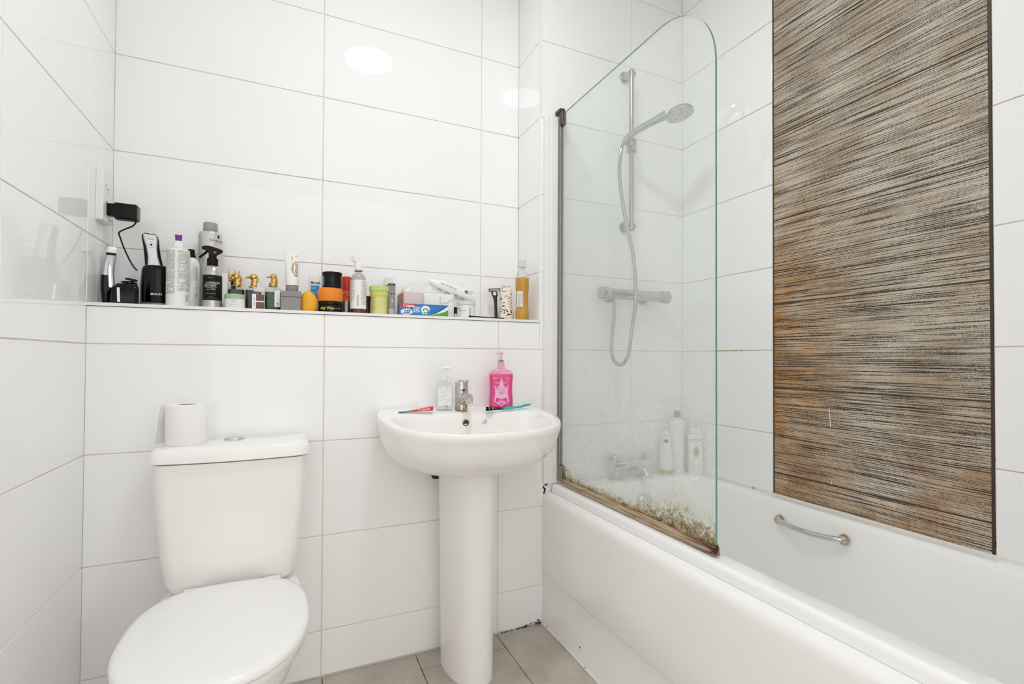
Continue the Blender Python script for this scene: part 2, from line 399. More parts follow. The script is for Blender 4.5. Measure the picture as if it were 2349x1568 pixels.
# ------------------------------------------------------------------ toilet
t = thing('toilet', 'white close-coupled toilet with closed lid under the ledge', 'toilet', (.370, 0, 0))
def bow(x0, x1, yb, yf, r, z, b, n=8):
    """rounded rectangle whose front edge (low y) bows outward by b"""
    out = []
    pts = rrect(x0, x1, yf, yb, r, z, n); h = (x1-x0)/2; m = (x0+x1)/2
    # add points along the straight front and back runs
    res = []
    L = len(pts)
    for i, q in enumerate(pts):
        res.append(q)
        nx = pts[(i+1) % L]
        if (nx-q).length > .05:
            for j in range(1, 8): res.append(q.lerp(nx, j/8))
    for q in res:
        wgt = max(0, min(1, (yb-q.y)/(yb-yf)))
        out.append(Vector((q.x, q.y - b*wgt*(1-((q.x-m)/h)**2), q.z)))
    return out
yb = -.004
rg = [bow(-.10, .10, yb-.01, -.13, .03, .396, .004), bow(-.128, .128, yb, -.165, .035, .399, .006), bow(-.147, .147, yb, -.178, .035, .410, .01),
      bow(-.157, .157, yb, -.183, .035, .43, .012), bow(-.164, .164, yb, -.187, .034, .48, .014), bow(-.173, .173, yb, -.191, .033, .58, .016),
      bow(-.179, .179, yb, -.194, .032, .68, .018), bow(-.182, .182, yb, -.196, .032, .744, .018)]
B().loft(rg).obj('cistern', MT['ceramic'], t, 50)
rg = [bow(-.184, .184, yb+.002, -.198, .03, .747, .02), bow(-.189, .189, yb+.002, -.203, .03, .749, .02), bow(-.188, .188, yb+.002, -.202, .03, .765, .02),
      bow(-.184, .184, yb, -.198, .03, .777, .02), bow(-.178, .178, yb-.003, -.192, .03, .783, .02), bow(-.168, .168, yb-.008, -.183, .03, .7855, .019)]
lid = B().loft(rg).obj('cistern_lid', MT['ceramic'], t, 50)
bt = B().lathe([(.0255, 0), (.0265, .002), (.0255, .0045), (.0225, .005), (.0215, .0035)], 32, 1, .9, (-.007, -.085, .7855)).obj('flush_button', MT['chrome'], lid)
b = B()
for sgn in (-1, 1):
    ring = lambda r, z: [(-.007+sgn*.0008+sgn*r*math.sin(pi*j/14), -.085-.9*r*math.cos(pi*j/14), z) for j in range(15)]
    b.loft([ring(.0205, .7885), ring(.0205, .791), ring(.018, .7918)])
b.obj('button_half', MT['chrome'], bt, 30)
def egg(yb, yf, hw, z, n=44, fl=.55):
    """lid outline: blunt at the back, rounded at the front"""
    out = []
    ym = yb-(yb-yf)*.50
    for j in range(n):
        a = 2*pi*j/n; s, c = math.sin(a), math.cos(a)
        if c > 0:
            x = hw*math.copysign(abs(s)**.66, s); y = ym+(yb-ym)*abs(c)**.72
        else:
            x = hw*math.copysign(abs(s)**.86, s); y = ym-(ym-yf)*abs(c)**.98
        out.append(Vector((x, y, z)))
    return out
B().loft([egg(-.225, -.672, .178, .4215), egg(-.222, -.676, .181, .424), egg(-.222, -.676, .181, .432), egg(-.224, -.673, .178, .437), egg(-.232, -.664, .169, .4405),
          egg(-.25, -.64, .148, .4425), egg(-.32, -.56, .08, .444)]).obj('seat_lid', MT['seatplastic'], t, 50)
B().loft([egg(-.228, -.668, .175, .4), egg(-.225, -.672, .178, .4035), egg(-.225, -.672, .178, .416), egg(-.229, -.667, .174, .4195)]).obj('seat', MT['seatplastic'], t, 50)
for x in (-.085, .095): bevel_box(x-.022, x+.022, -.228, -.196, .3995, .426, .006, .003).obj('hinge', MT['seatplastic'], t)
rg = [egg(-.05, -.52, .115, 0), egg(-.05, -.52, .115, .012), egg(-.06, -.50, .105, .05), egg(-.06, -.50, .108, .14), egg(-.05, -.53, .125, .22), egg(-.03, -.60, .152, .30),
      egg(-.02, -.65, .168, .35), egg(-.015, -.664, .172, .385), egg(-.015, -.662, .17, .396), egg(-.03, -.65, .155, .3985)]
B().loft(rg).obj('bowl', MT['ceramic'], t, 60)
# toilet roll
t = thing('toilet_roll', 'white toilet paper roll standing on cistern lid with loose end', 'toilet paper', (.253, -.118, .7857), 15)
b = B(); seg = 40; prof = [(.0205, 0), (.0475, 0), (.0485, .0015), (.0485, .1035), (.0475, .105), (.0205, .105)]
rings = [[(r*math.cos(2*pi*j/seg), r*math.sin(2*pi*j/seg), z) for j in range(seg)] for r, z in prof]
b.loft(rings+[rings[0]], False, False).obj('paper_roll', MT['paper'], t)
rings = [[(r*math.cos(2*pi*j/seg), r*math.sin(2*pi*j/seg), z) for j in range(seg)] for r, z in ((.0204, .001), (.0204, .104), (.0188, .104), (.0188, .001))]
B().loft(rings+[rings[0]], False, False).obj('cardboard_core', plain('cardboard', '9C8468', .9), t)
pts = []
for a in range(0, 80, 8): pts.append((.0493*math.cos(math.radians(30+a)), .0493*math.sin(math.radians(30+a))))
ex, ey = pts[-1]
pts += [(ex-.014, ey-.001), (ex-.028, ey-.006), (ex-.040, ey-.014), (ex-.050, ey-.026)]
v = []; f = []
for i, (x, y) in enumerate(pts):
    tl = max(0, i-len(pts)+5)
    for z in (.001+.0*tl, .03, .07, .104): v.append((x+(.0035*tl*(z-.07)*8 if tl else 0), y, z))
n = len(v); v += [(p[0]*.985, p[1]*.985-.0004, p[2]) for p in v]
for i in range(len(pts)-1):
    for j in range(3): f.append((4*i+j, 4*i+4+j, 4*i+5+j, 4*i+1+j)); f.append((n+4*i+j, n+4*i+1+j, n+4*i+5+j, n+4*i+4+j))
mesh_obj('loose_sheet', v, f, MT['paper'], t)

# ------------------------------------------------------------------ basin
t = thing('pedestal_basin', 'white pedestal wash basin between toilet and bath', 'sink', (1.040, 0, 0))
oc = [(0, -.002), (.13, -.002), (.245, -.002), (.264, -.012), (.278, -.06), (.287, -.13), (.286, -.2), (.270, -.285), (.226, -.362), (.152, -.415), (.076, -.436), (0, -.442)]
ic = [(0, -.128), (.10, -.128), (.185, -.128), (.222, -.138), (.243, -.158), (.251, -.19), (.249, -.23), (.233, -.288), (.193, -.348), (.13, -.390), (.065, -.406), (0, -.410)]
def full(c):
    h = spline([(x, y, 0) for x, y in c], 5)
    return h + [Vector((-q.x, q.y, 0)) for q in h[-2:0:-1]]
OC, IC = full(oc), full(ic)
zr = lambda y: .850 + .085*y
def oring(sx, sy, z=None, dz=0.): return [Vector((q.x*sx, q.y*sy, (zr(q.y)+dz) if z is None else z)) for q in OC]
def mixring(z, sx, sy, k): return [Vector((q.x*sx, q.y*sy, (1-k)*z + k*(zr(q.y)-.02))) for q in OC]
def iring(s, dz): return [Vector((q.x*s, -.27+(q.y+.27)*s, zr(q.y if s > .9 else -.27)*(1) + dz)) for q in IC]
def lerp(a, b_, k, dz=0.): return [p.lerp(q, k)+Vector((0, 0, dz)) for p, q in zip(a, b_)]
top = oring(1, 1)
inner = [Vector((q.x, q.y, zr(q.y)-.003)) for q in IC]
rg = [oring(.36, .62, .664), oring(.52, .70, .666), oring(.68, .78, .677), oring(.82, .875, .699), oring(.915, .94, .727), mixring(.755, .965, .973, .15), mixring(.775, .987, .988, .5), oring(.998, .998, None, -.022), oring(1, 1, None, -.011),
      oring(.996, .997, None, -.004), lerp(top, inner, .12), lerp(top, inner, .45), lerp(top, inner, .85, -.0005), lerp(top, inner, .97, -.002)]
for s, dz in ((.992, -.009), (.972, -.03), (.945, -.055), (.88, -.085), (.74, -.108), (.5, -.121), (.2, -.126), (.06, -.127)):
    rg.append([Vector((q.x*s, -.27+(q.y+.27)*s, zr(q.y*s-.27*(1-s))+dz)) for q in IC])
B().loft(rg).obj('bowl', MT['ceramic'], t, 60)
# pedestal: half-round front column
def ped(hw, yf, z, n=28):
    out = [Vector((hw*math.copysign(abs(math.sin(a))**.8, math.sin(a)), -.085-(abs(yf)-.085)*math.cos(a), z)) for a in [(-pi/2+pi*j/n) for j in range(n+1)]]
    out = [q+Vector((.0125, 0, 0)) for q in out]
    return out + [Vector((hw*.96+.0125, -.07, z)), Vector((hw*.9+.0125, -.055, z)), Vector((-hw*.9+.0125, -.055, z)), Vector((-hw*.96+.0125, -.07, z))]
B().loft([ped(.080, -.250, 0), ped(.080, -.250, .01), ped(.0805, -.248, .05), ped(.082, -.246, .15), ped(.084, -.245, .30), ped(.087, -.247, .45), ped(.0895, -.250, .58), ped(.092, -.253, .66), ped(.092, -.252, .69)]).obj('pedestal', MT['ceramic'], t, 60)
# overflow and chain stay
ov = B().lathe([(.0075, 0), (.0105, 0), (.0115, .002), (.0105, .0035), (.0075, .003), (.0065, .001)], 24).obj('overflow_ring', plain('tarnished_brass', '9A7B55', .35, .8, var=.5, scale=200), t)
ov.location = (-.001, -.1325, .8035); ov.rotation_euler = (math.radians(97), 0, 0)
oh = B().lathe([(.0076, 0), (.0076, .0012)], 20).obj('overflow_hole', plain('rusty_dark', '4A3322', .7, var=.6, scale=200), ov)
cs = B().lathe([(.0085, 0), (.0085, .002), (.006, .0035), (.002, .004)], 24).obj('chain_stay_cap', MT['chrome'], t)
cs.location = (.066, -.1325, .803); cs.rotation_euler = (math.radians(97), 0, 0)
# waste pipe and trap behind the pedestal
b = B(); b.tube(spline([(-.06, -.07, .68), (-.072, -.06, .645), (-.080, -.04, .625), (-.080, -.004, .622)]), .012, 14); b.lathe([(.015, 0), (.017, .004), (.017, .02), (.015, .024)], 16, c=(-.0765, -.052, .610))
b.obj('waste_pipe', plain('black_waste_fitting', '1B1713', .4, var=.5), t)
# tap
t = thing('basin_tap', 'small limescaled chrome mixer tap with red dot on basin', 'tap', (1.0395, -.083, .8432))
B().loft([[(.0215*math.cos(2*pi*j/24), .0215*math.sin(2*pi*j/24)+dy, z+.10*(.0215*math.sin(2*pi*j/24))*(z < .03)) for j in range(24)] for z, dy in ((.0, 0), (.012, 0), (.03, 0), (.052, 0))]).obj('body', MT['limechrome'], t)
b = B()
rg = []
for s in [i/10 for i in range(11)]:
    y = -.008-.078*s; z = .024+.028*math.sin(s*pi*.55)-.004*s; hw = .017-.004*s; hh = .017-.0035*s
    tl = math.radians(20-62*s)
    rg.append([(hw*math.cos(2*pi*j/18), y+hh*math.sin(2*pi*j/18)*math.sin(-tl)*.8, z+hh*math.sin(2*pi*j/18)*math.cos(tl)) for j in range(18)])
sp = b.loft(rg).obj('spout', MT['limechrome'], t)
B().lathe([(.0115, .0), (.0125, .002), (.0125, .014), (.0105, .015)], 20, c=(0, -.080, .026)).obj('nozzle', MT['chrome'], sp)
hd = B().loft([[(.0222*math.cos(2*pi*j/24), .0222*math.sin(2*pi*j/24)-dy, z+sl*.0222*math.sin(2*pi*j/24)) for j in range(24)] for z, dy, sl in ((.0535, 0, 0), (.0545, 0, 0), (.080, 0, 0), (.092, 0, -.12), (.0935, 0, -.12))]).obj('handle', MT['limechrome'], t)
B().loft([rrect(-.011, .011, -.05, .012, .008, .0945), rrect(-.012, .012, -.052, .013, .008, .098), rrect(-.011, .011, -.05, .012, .008, .1015)]).obj('lever', MT['limechrome'], hd)
dr = B().lathe([(.0048, 0), (.0046, .001), (.003, .0016), (.0005, .0018)], 16).obj('red_dot', plain('dark_red_enamel', '6A0F0A', .2), hd)
dr.location = (.001, -.0218, .067); dr.rotation_euler = (pi/2, 0, 0)

# ------------------------------------------------------------------ bath
t = thing('bathtub', 'white acrylic bath with front panel along the tiled wall', 'bathtub', (0, 0, 0))
x0, x1, y1, y0 = 1.434, W-.001, -.002, YF+.012
ZB = .533
rr = lambda ix, iy0, iy1, r, z, ix1=None: rrect(x0+ix, x1-(ix if ix1 is None else ix1), y0+iy0, y1-iy1, r, z, 10)
rg = [rr(.002, 0, 0, .012, .494), rr(0, 0, 0, .012, .496), rr(0, 0, 0, .012, .520), rr(.002, .001, .001, .012, .528), rr(.007, .003, .003, .012, ZB-.0005, .002), rr(.012, .006, .006, .012, ZB, .004),
      rr(.053, .05, .095, .09, ZB, .036), rr(.059, .055, .102, .09, ZB-.0015, .041), rr(.066, .062, .108, .09, ZB-.008, .047), rr(.071, .068, .113, .09, ZB-.02, .052),
      rr(.080, .085, .118, .09, .44, .060), rr(.098, .13, .13, .10, .30, .076), rr(.118, .19, .145, .11, .20, .094), rr(.16, .26, .19, .12, .155, .135), rr(.22, .34, .26, .1, .145, .2)]
B().loft(rg, c0=False).obj('tub', MT['acrylic'], t, 50)
pf = [(1.4335, .5005), (1.424, .5005), (1.414, .4975), (1.406, .491), (1.4015, .481), (1.400, .466), (1.3995, .40), (1.399, .30), (1.399, .197), (1.4005, .193), (1.4045, .190), (1.4055, .186), (1.4035, .10), (1.3995, .03), (1.3985, .006), (1.412, .006), (1.412, .49), (1.4335, .49)]
B().loft([[(x, y, z) for x, z in pf] for y in (-.0015, -.6, y0)]).obj('bath_panel', MT['panel'], t, 40)
sc = B().lathe([(.0015, 0), (.0055, .0), (.0062, .0015), (.0045, .0022), (.002, .0012)], 18).obj('screw_cap', MT['pvc'], t)
sc.location = (1.4008, -.272, .052); sc.rotation_euler = (0, -pi/2, 0)
sh = B().lathe([(.0028, 0), (.0024, .0008)], 12).obj('screw_hole', MT['blackm'], sc); sh.location = (0, 0, .0022)
# silicone at floor and around the rim
mk = lambda nm, pts, r, mt: B().tube(spline(pts, 8), r, 8).obj(nm, mt, t)
k = NT('silicone').set('E6DFD4', .4); p = k.n('ShaderNodeNewGeometry').outputs['Position']
k.l(k.mix(k.ramp(k.noise(p, 26, 5, .7), .60, .66), 'E9E3DA', '6A4A2C'), k.b.inputs['Base Color']); MT['sil'] = k.m
mk('floor_sealant', [(1.396+.003*math.sin(i*1.7), -.004-.19*i, .003) for i in range(9)], .0045, MT['sil'])
mk('rim_sealant', [(W-.0015, -.003-.19*i, ZB+.001) for i in range(9)], .0042, MT['sil'])
mk('rim_sealant', [(1.45+.1*i, -.0025, ZB+.001) for i in range(7)], .0042, MT['sil'])
# grip handle
hx = 2.0335
hb = B().tube(spline([(hx-.004, -.528, .472), (hx-.016, -.548, .4725), (hx-.026, -.59, .4715), (hx-.030, -.635, .471), (hx-.026, -.68, .472), (hx-.016, -.722, .4745), (hx-.004, -.742, .476)], 6), .0085, 12).obj('grip_handle', MT['chrome'], t)
for yy_, zz_ in ((-.528, .472), (-.742, .476)):
    q = B().lathe([(.016, 0), (.0165, .003), (.013, .012), (.009, .016)], 20).obj('handle_mount', MT['limechrome'], hb)
    q.location = (hx+.004, yy_, zz_); q.rotation_euler = (0, -pi/2, 0)
ofl = B().lathe([(.034, 0), (.035, .004), (.030, .009), (.012, .011), (.002, .011)], 28).obj('overflow_cover', MT['chrome'], t)
ofl.location = (1.79, -.126, .452); ofl.rotation_euler = (math.radians(95), 0, 0)

# ------------------------------------------------------------------ bath filler tap
t = thing('bath_tap', 'chrome bath mixer tap on the tub rim behind the glass', 'tap', (1.775, -.052, ZB+.0006))
b = B(); b.cyl((-.09, 0, .052), (.09, 0, .052), .022, seg=20); b.tube(spline([(0, -.005, .05), (0, -.05, .056), (0, -.09, .05), (0, -.105, .03)]), [.017]*19, 14); b.obj('body', MT['chrome'], t)
for x in (-.07, .07):
    B().lathe([(.03, 0), (.03, .006), (.016, .012), (.016, .05)], 20, c=(x, 0, 0)).obj('pillar', MT['chrome'], t)
for x in (-.105, .105):
    hd = B().lathe([(.018, .06), (.021, .066), (.021, .092), (.016, .098), (.012, .1)], 20, c=(x*.8, 0, 0)).obj('handle', MT['chrome'], t)
    B().cyl((x*.8, 0, .084), (x*.8+.05, -.012, .092), .0055, .0075, 12).obj('lever', MT['chrome'], hd)

# ------------------------------------------------------------------ shower
t = thing('shower', 'chrome shower riser rail with hand shower and bar valve behind the screen', 'shower', (1.778, 0, 1.28))
MT['shchrome'] = plain('shower_chrome', 'B9BBBC', .16, 1., var=.35, scale=40)
B().cyl((0, -.055, .268), (0, -.055, .925), .0105, seg=18).obj('riser_rail', MT['shchrome'], t)
for z in (.915, .28):
    b = B(); b.cyl((.004, 0, z+.012), (0, -.058, z), .016, .0175, 20); b.cyl((.004, 0, z+.012), (.004, -.006, z+.012), .024, .024, 24)
    b.obj('rail_bracket', MT['shchrome'], t)
b = B(); b.cyl((0, -.055, .59), (0, -.055, .64), .021, seg=20); b.cyl((0, -.055, .615), (-.045, -.085, .617), .014, .017, 16); b.obj('slider', MT['shchrome'], t)
# hand shower
hs = B().tube([(-.056, -.082, .612), (-.045, -.098, .630), (-.02, -.135, .650), (.015, -.18, .668), (.04, -.215, .681)], [.0125, .0135, .013, .0145, .019], 14).obj('hand_shower', MT['shchrome'], t)
R3 = Vector((.10, -.18, -1)).normalized().to_track_quat('Z', 'Y').to_matrix()
b = B(); b.lathe([(.006, -.026), (.03, -.022), (.048, -.012), (.053, -.002), (.052, .003), (.046, .004)], 32)
b.v = [R3 @ q + Vector((.076, -.25, .675)) for q in b.v]; b.obj('shower_head', MT['shchrome'], hs)
k = NT('spray_plate').set('9A9A9A', .4); g = k.n('ShaderNodeTexCoord').outputs['Object']
vo = k.n('ShaderNodeTexVoronoi', i_Scale=170); k.l(g, vo.inputs['Vector'])
k.l(k.mix(k.ramp(vo.outputs['Distance'], .2, .45), '4A4A48', 'C9CAC8'), k.b.inputs['Base Color'])
b = B(); b.lathe([(.045, .0042), (.043, .006), (.02, .0065), (.002, .0065)], 32)
b.v = [R3 @ q + Vector((.076, -.25, .675)) for q in b.v]; b.obj('spray_plate', k.m, hs)
hp = [(1.7220, -.082, 1.892), (1.7035, -.085, 1.8518), (1.6953, -.085, 1.754), (1.7105, -.088, 1.6336), (1.7321, -.092, 1.531), (1.7496, -.10, 1.4448), (1.7585, -.105, 1.3398), (1.7587, -.105, 1.2341), (1.7524, -.09, 1.1284), (1.7439, -.085, 1.0494), (1.725, -.085, 1.008), (1.6993, -.085, .9952), (1.672, -.085, 1.01), (1.6593, -.085, 1.0485), (1.6650, -.08, 1.12), (1.682, -.07, 1.20), (1.690, -.06, 1.262)]
pts = spline([(x-1.778, y, z-1.28) for x, y, z in hp], 22)
B().tube(pts, [.0068+.0011*(i % 2) for i in range(len(pts))], 10).obj('hose', MT['shchrome'], t, 60)
# bar valve
b = B(); b.cyl((-.115, -.058, 0), (.15, -.058, 0), .0215, seg=24)
b.obj('bar_valve', MT['shchrome'], t)
for x in (-.155, .15): B().lathe([(.022, 0), (.0255, .003), (.0265, .036), (.024, .04), (.01, .0405)], 24).obj('valve_knob', MT['shchrome'], t).matrix_local = Matrix.Translation((x, -.058, 0)) @ Matrix.Rotation(pi/2, 4, 'Y')
for x in (-.075, .10):
    b = B(); b.cyl((x, 0, 0), (x, -.058, 0), .014, seg=16); b.cyl((x, -.0, 0), (x, -.007, 0), .03, .027, 24); b.obj('wall_elbow', MT['shchrome'], t)
# bottle standing on the bar valve
def bottle(name, label, cat, loc, rot, prof, mat, cap, capmat, seg=28, sx=1., sy=1., group=None):
    t = thing(name, label, cat, loc, rot, group)
    B().lathe(prof, seg, sx, sy).obj('body', mat, t)
    if cap: B().lathe(cap, seg).obj('cap', capmat, t)
    return t
def face(x): return math.degrees(math.atan2(.5045-x, 1.72))

# bottles on the bath corner
t = bottle('shampoo_bottle', 'slim white bottle with dark flap and gold base on bath corner', 'bottle', (1.955, -.062, ZB), face(1.955), [(.026, 0), (.029, .002), (.029, .03), (.027, .07), (.021, .13), (.017, .165)], MT['white'], [(.017, .166), (.017, .182), (.014, .184)], MT['white'], sy=.75)
B().lathe([(.0262, .0005), (.0296, .003), (.0296, .022), (.0292, .023)], 28, 1, .75).obj('gold_band', plain('gold_band', 'C7A260', .35, .3), t)
arc_patch('dark_mark', MT['inkgrey'], t, .0205, .135, .148, -30, 25, sy=.8)
t = bottle('conditioner_bottle', 'tall white bottle with grey cap on bath corner', 'bottle', (2.022, -.056, ZB), face(2.02), [(.028, 0), (.030, .002), (.030, .215), (.027, .225), (.014, .23), (.014, .236)], MT['white'], [(.0135, .236), (.0145, .238), (.0145, .262), (.012, .264)], MT['grey'], sy=.8)
t = thing('shampoo_bottle', 'wide white oval bottle with gold droplet mark on bath corner', 'bottle', (2.064, -.118, ZB), face(2.06)+8)
B().loft([rrect(-.027, .027, -.012, .012, .0115, 0), rrect(-.029, .029, -.014, .014, .0135, .003), rrect(-.030, .030, -.015, .015, .0145, .10), rrect(-.030, .030, -.015, .015, .0145, .165), rrect(-.026, .026, -.013, .013, .0125, .172)]).obj('body', MT['white'], t)
B().loft([rrect(-.025, .025, -.012, .012, .0115, .173), rrect(-.026, .026, -.013, .013, .0125, .175), rrect(-.026, .026, -.013, .013, .0125, .195), rrect(-.024, .024, -.011, .011, .0105, .197)]).obj('cap', MT['white'], t)
lettering('PANTENE', .0105, MT['inkgrey'], t, .148, y=-.0156)
lettering('~PRO-V', .006, MT['inkgrey'], t, .139, y=-.0156)
b = B(); b.add([(x*.0105, -.0157, .098+z*.022) for x, z in [(math.sin(a)*(1-.35*(math.cos(a) < 0)*abs(math.cos(a))), math.cos(a)) for a in [2*pi*j/24 for j in range(24)]]], [tuple(range(23, -1, -1))])
b.obj('droplet_mark', plain('gold_print', 'B5A06A', .3, .3), t)

# ------------------------------------------------------------------ glass bath screen
t = thing('bath_screen', 'hinged glass bath screen with rounded top corner and mouldy bottom edge', 'shower screen', (1.463, 0, .5362))
k = NT('limescaled_glass'); k.t.nodes.remove(k.b)
ob = k.n('ShaderNodeTexCoord').outputs['Object']; ox, oy, oz = k.xyz(ob)
ny = k.math('MULTIPLY', oy, -1.)
n1 = k.noise(ob, 5, 4, .6); n2 = k.noise(ob, 260, 3, .7); n3 = k.noise(ob, 60, 8, .75)
haze = k.math('ADD', k.ramp(oz, .1, 1.3, .25, .19), k.math('MULTIPLY', k.math('SUBTRACT', n1, .5), .10))
haze = k.math('MULTIPLY', haze, k.ramp(n2, .36, .58, .86, 1.05))
haze = k.math('MINIMUM', k.math('MAXIMUM', haze, .03), .8)
# mould grows up from the seal, most of all at both ends
edge = k.math('ADD', k.ramp(ny, .0, .12, .040, .010), k.ramp(ny, .50, .66, 0, .024))
edge = k.math('MULTIPLY', edge, k.ramp(ny, .68, .74, 1, .7))
hgt = k.math('ADD', oz, -.022)
prox = k.math('DIVIDE', hgt, edge)
n4 = k.noise(ob, 190, 5, .7)
clump = k.ramp(n3, .40, .62, .14, -.10)
mould = k.ramp(k.math('SUBTRACT', n4, k.math('ADD', k.math('ADD', k.math('MULTIPLY', prox, .085), .36), clump)), .0, .05)
fine = k.ramp(k.math('SUBTRACT', k.noise(ob, 420, 3, .6), k.math('ADD', k.math('ADD', k.math('MULTIPLY', prox, .07), .50), clump)), .0, .04)
yel = k.ramp(k.math('ADD', prox, k.math('MULTIPLY', k.math('SUBTRACT', n1, .5), 3.0)), .2, 4.6, .55, 0)
leftm = k.math('MULTIPLY', k.ramp(ny, .035, .048, 1, 0), k.math('MULTIPLY', k.ramp(oz, .0, .55, 1, 0), k.ramp(n3, .42, .55)))
dark = k.math('MAXIMUM', k.math('MULTIPLY', fine, k.ramp(prox, 1.5, 4., 1, .0)), k.math('MULTIPLY', leftm, .8))
hc = k.mix(yel, 'FCFFFE', 'E2CF7E')
hc = k.mix(k.math('MULTIPLY', mould, .8), hc, 'AC8A34')
hc = k.mix(dark, hc, '4A3414')
fac = k.math('MAXIMUM', haze, k.math('MAXIMUM', k.math('MULTIPLY', yel, .62), k.math('MAXIMUM', k.math('MULTIPLY', mould, .7), dark)))
tr = k.n('ShaderNodeBsdfTransparent', i_Color=lin((.972, .992, .986)))
df = k.n('ShaderNodeBsdfDiffuse'); tl = k.n('ShaderNodeBsdfTranslucent'); k.l(hc, df.inputs[0]); k.l(hc, tl.inputs[0])
dm = k.n('ShaderNodeMixShader'); dm.inputs[0].default_value = .5; k.l(df.outputs[0], dm.inputs[1]); k.l(tl.outputs[0], dm.inputs[2])
m1 = k.n('ShaderNodeMixShader'); k.l(fac, m1.inputs[0]); k.l(tr.outputs[0], m1.inputs[1]); k.l(dm.outputs[0], m1.inputs[2])
gs = k.n('ShaderNodeBsdfGlossy', i_Roughness=.03); frn = k.n('ShaderNodeFresnel', i_IOR=1.45)
m2 = k.n('ShaderNodeMixShader'); k.l(k.math('MULTIPLY', k.math('MULTIPLY', frn.outputs[0], .5), k.math('SUBTRACT', 1., k.n('ShaderNodeNewGeometry').outputs['Backfacing'])), m2.inputs[0]); k.l(m1.outputs[0], m2.inputs[1]); k.l(gs.outputs[0], m2.inputs[2])
k.l(m2.outputs[0], k.o.inputs[0]); MT['glass'] = k.m
MT['glassedge'] = plain('green_glass_edge', '6FA695', .1, var=.3, scale=12)
ya, yb_, zt, rc = -.034, -.790, 1.432, .205
out = [(ya, .022), (ya, zt)]
for j in range(19):
    a = pi/2*j/18; out.append((yb_+rc-rc*math.sin(a), zt-rc+rc*math.cos(a)))
out.append((yb_, .022))
n = len(out); v = [(-.003, y, z) for y, z in out]+[(.003, y, z) for y, z in out]
f = [tuple(range(n)), tuple(range(2*n-1, n-1, -1))]+[(j, (j+1) % n, (j+1) % n+n, j+n) for j in range(n)]
mesh_obj('glass_pane', v, f, None, t, smooth=0, mats=[MT['glass'], MT['glassedge']], fm=[0, 0]+[1]*n)
# wall channel, hinge post, pivots, bottom seal
b = B(); b.box(-.068, -.012, -.020, -.0005, .003, 1.425); b.box(-.060, -.052, -.0225, -.02, .003, 1.425); b.box(-.040, -.034, -.0225, -.02, .003, 1.425); b.obj('wall_channel', MT['pvc'], t, 0)
B().loft([rrect(-.0125, .006, -.036, -.012, .006, z) for z in (.012, 1.415)]).obj('hinge_post', MT['alu'], t)
MT['rustalu'] = plain('rusty_metal', '6E6258', .45, .6, var=.6, scale=60)
for z, nm in ((1.385, 0), (.015, 1)):
    b = bevel_box(-.013, .009, -.052, -.026, z, z+.055, .006, .003); p_ = b.obj('pivot_block', MT['rustalu'] if nm == 0 else MT['alu'], t)
    if nm == 0: B().box(-.016, .006, -.042, -.004, z+.055, z+.067).obj('pivot_cap', MT['rustalu'], p_, 0)
k = NT('stained_seal').set('B99A6C', .45); g = k.n('ShaderNodeTexCoord').outputs['Object']; sx_, sy_, sz_ = k.xyz(g)
nz = k.noise(k.comb(k.math('MULTIPLY', sx_, 120), k.math('MULTIPLY', sy_, 9), k.math('MULTIPLY', sz_, 150)), 1., 4, .6)
rust = k.math('MULTIPLY', k.ramp(sy_, -.66, -.775), k.ramp(nz, .35, .55))
c1 = k.mix(k.ramp(nz, .40, .66), 'C2B49C', '9A6E38'); k.l(k.mix(rust, c1, '4A2810'), k.b.inputs['Base Color']); k.b.inputs['Metallic'].default_value = .1
ss = [(-.008, .001), (-.0085, .008), (-.0055, .0095), (-.0055, .0115), (-.0075, .013), (-.0072, .022), (-.004, .0235), (.004, .0235), (.0072, .022), (.0085, .001)]
B().loft([[(x, y, z) for x, z in ss] for y in (-.04, -.3, -.55, -.7, -.792)]).obj('bottom_seal', k.m, t, 30)
b = B()
for i in range(9): b.ell((random.uniform(-.006, .006), -.79+random.uniform(-.006, .02),   .0075+random.uniform(0, .016)), [random.uniform(.003, .006) for _ in range(3)], 7)
b.obj('rust_crumbs', plain('flaking_rust', '5A3216', .9, var=.7, scale=150), t, 0)
# black mould at the joint between channel and bath
b = B()
for i in range(14): b.ell((1.404+random.uniform(-.004, .02)*(i/14), -.002, .497+.038*i/14), (random.uniform(.0015, .004), .0012, random.uniform(.002, .004)), 6)
tag(b.obj('black_mould', plain('black_mould', '2A1C12', .95, var=.6, scale=200), smooth=0), 'dark mould growing on the wall joint at the bath rim', 'mould')['kind'] = 'stuff'
b = B()
for i in range(46):
    q = random.random()**1.6
    b.ell((1.388-.16*q, -.002-random.random()*.004*(1-q), .001+random.random()*.018*(1-q)**2), (random.uniform(.002, .005), .0012, random.uniform(.0006, .002)), 6)
tag(b.obj('floor_mould', plain('brown_mould', '3A281A', .95, var=.6, scale=200), smooth=0), 'brown grime along the floor joint in the corner by the bath', 'mould')['kind'] = 'stuff'

# ------------------------------------------------------------------ things on the ledge
ON = lambda x, y: (x, y, ZS)
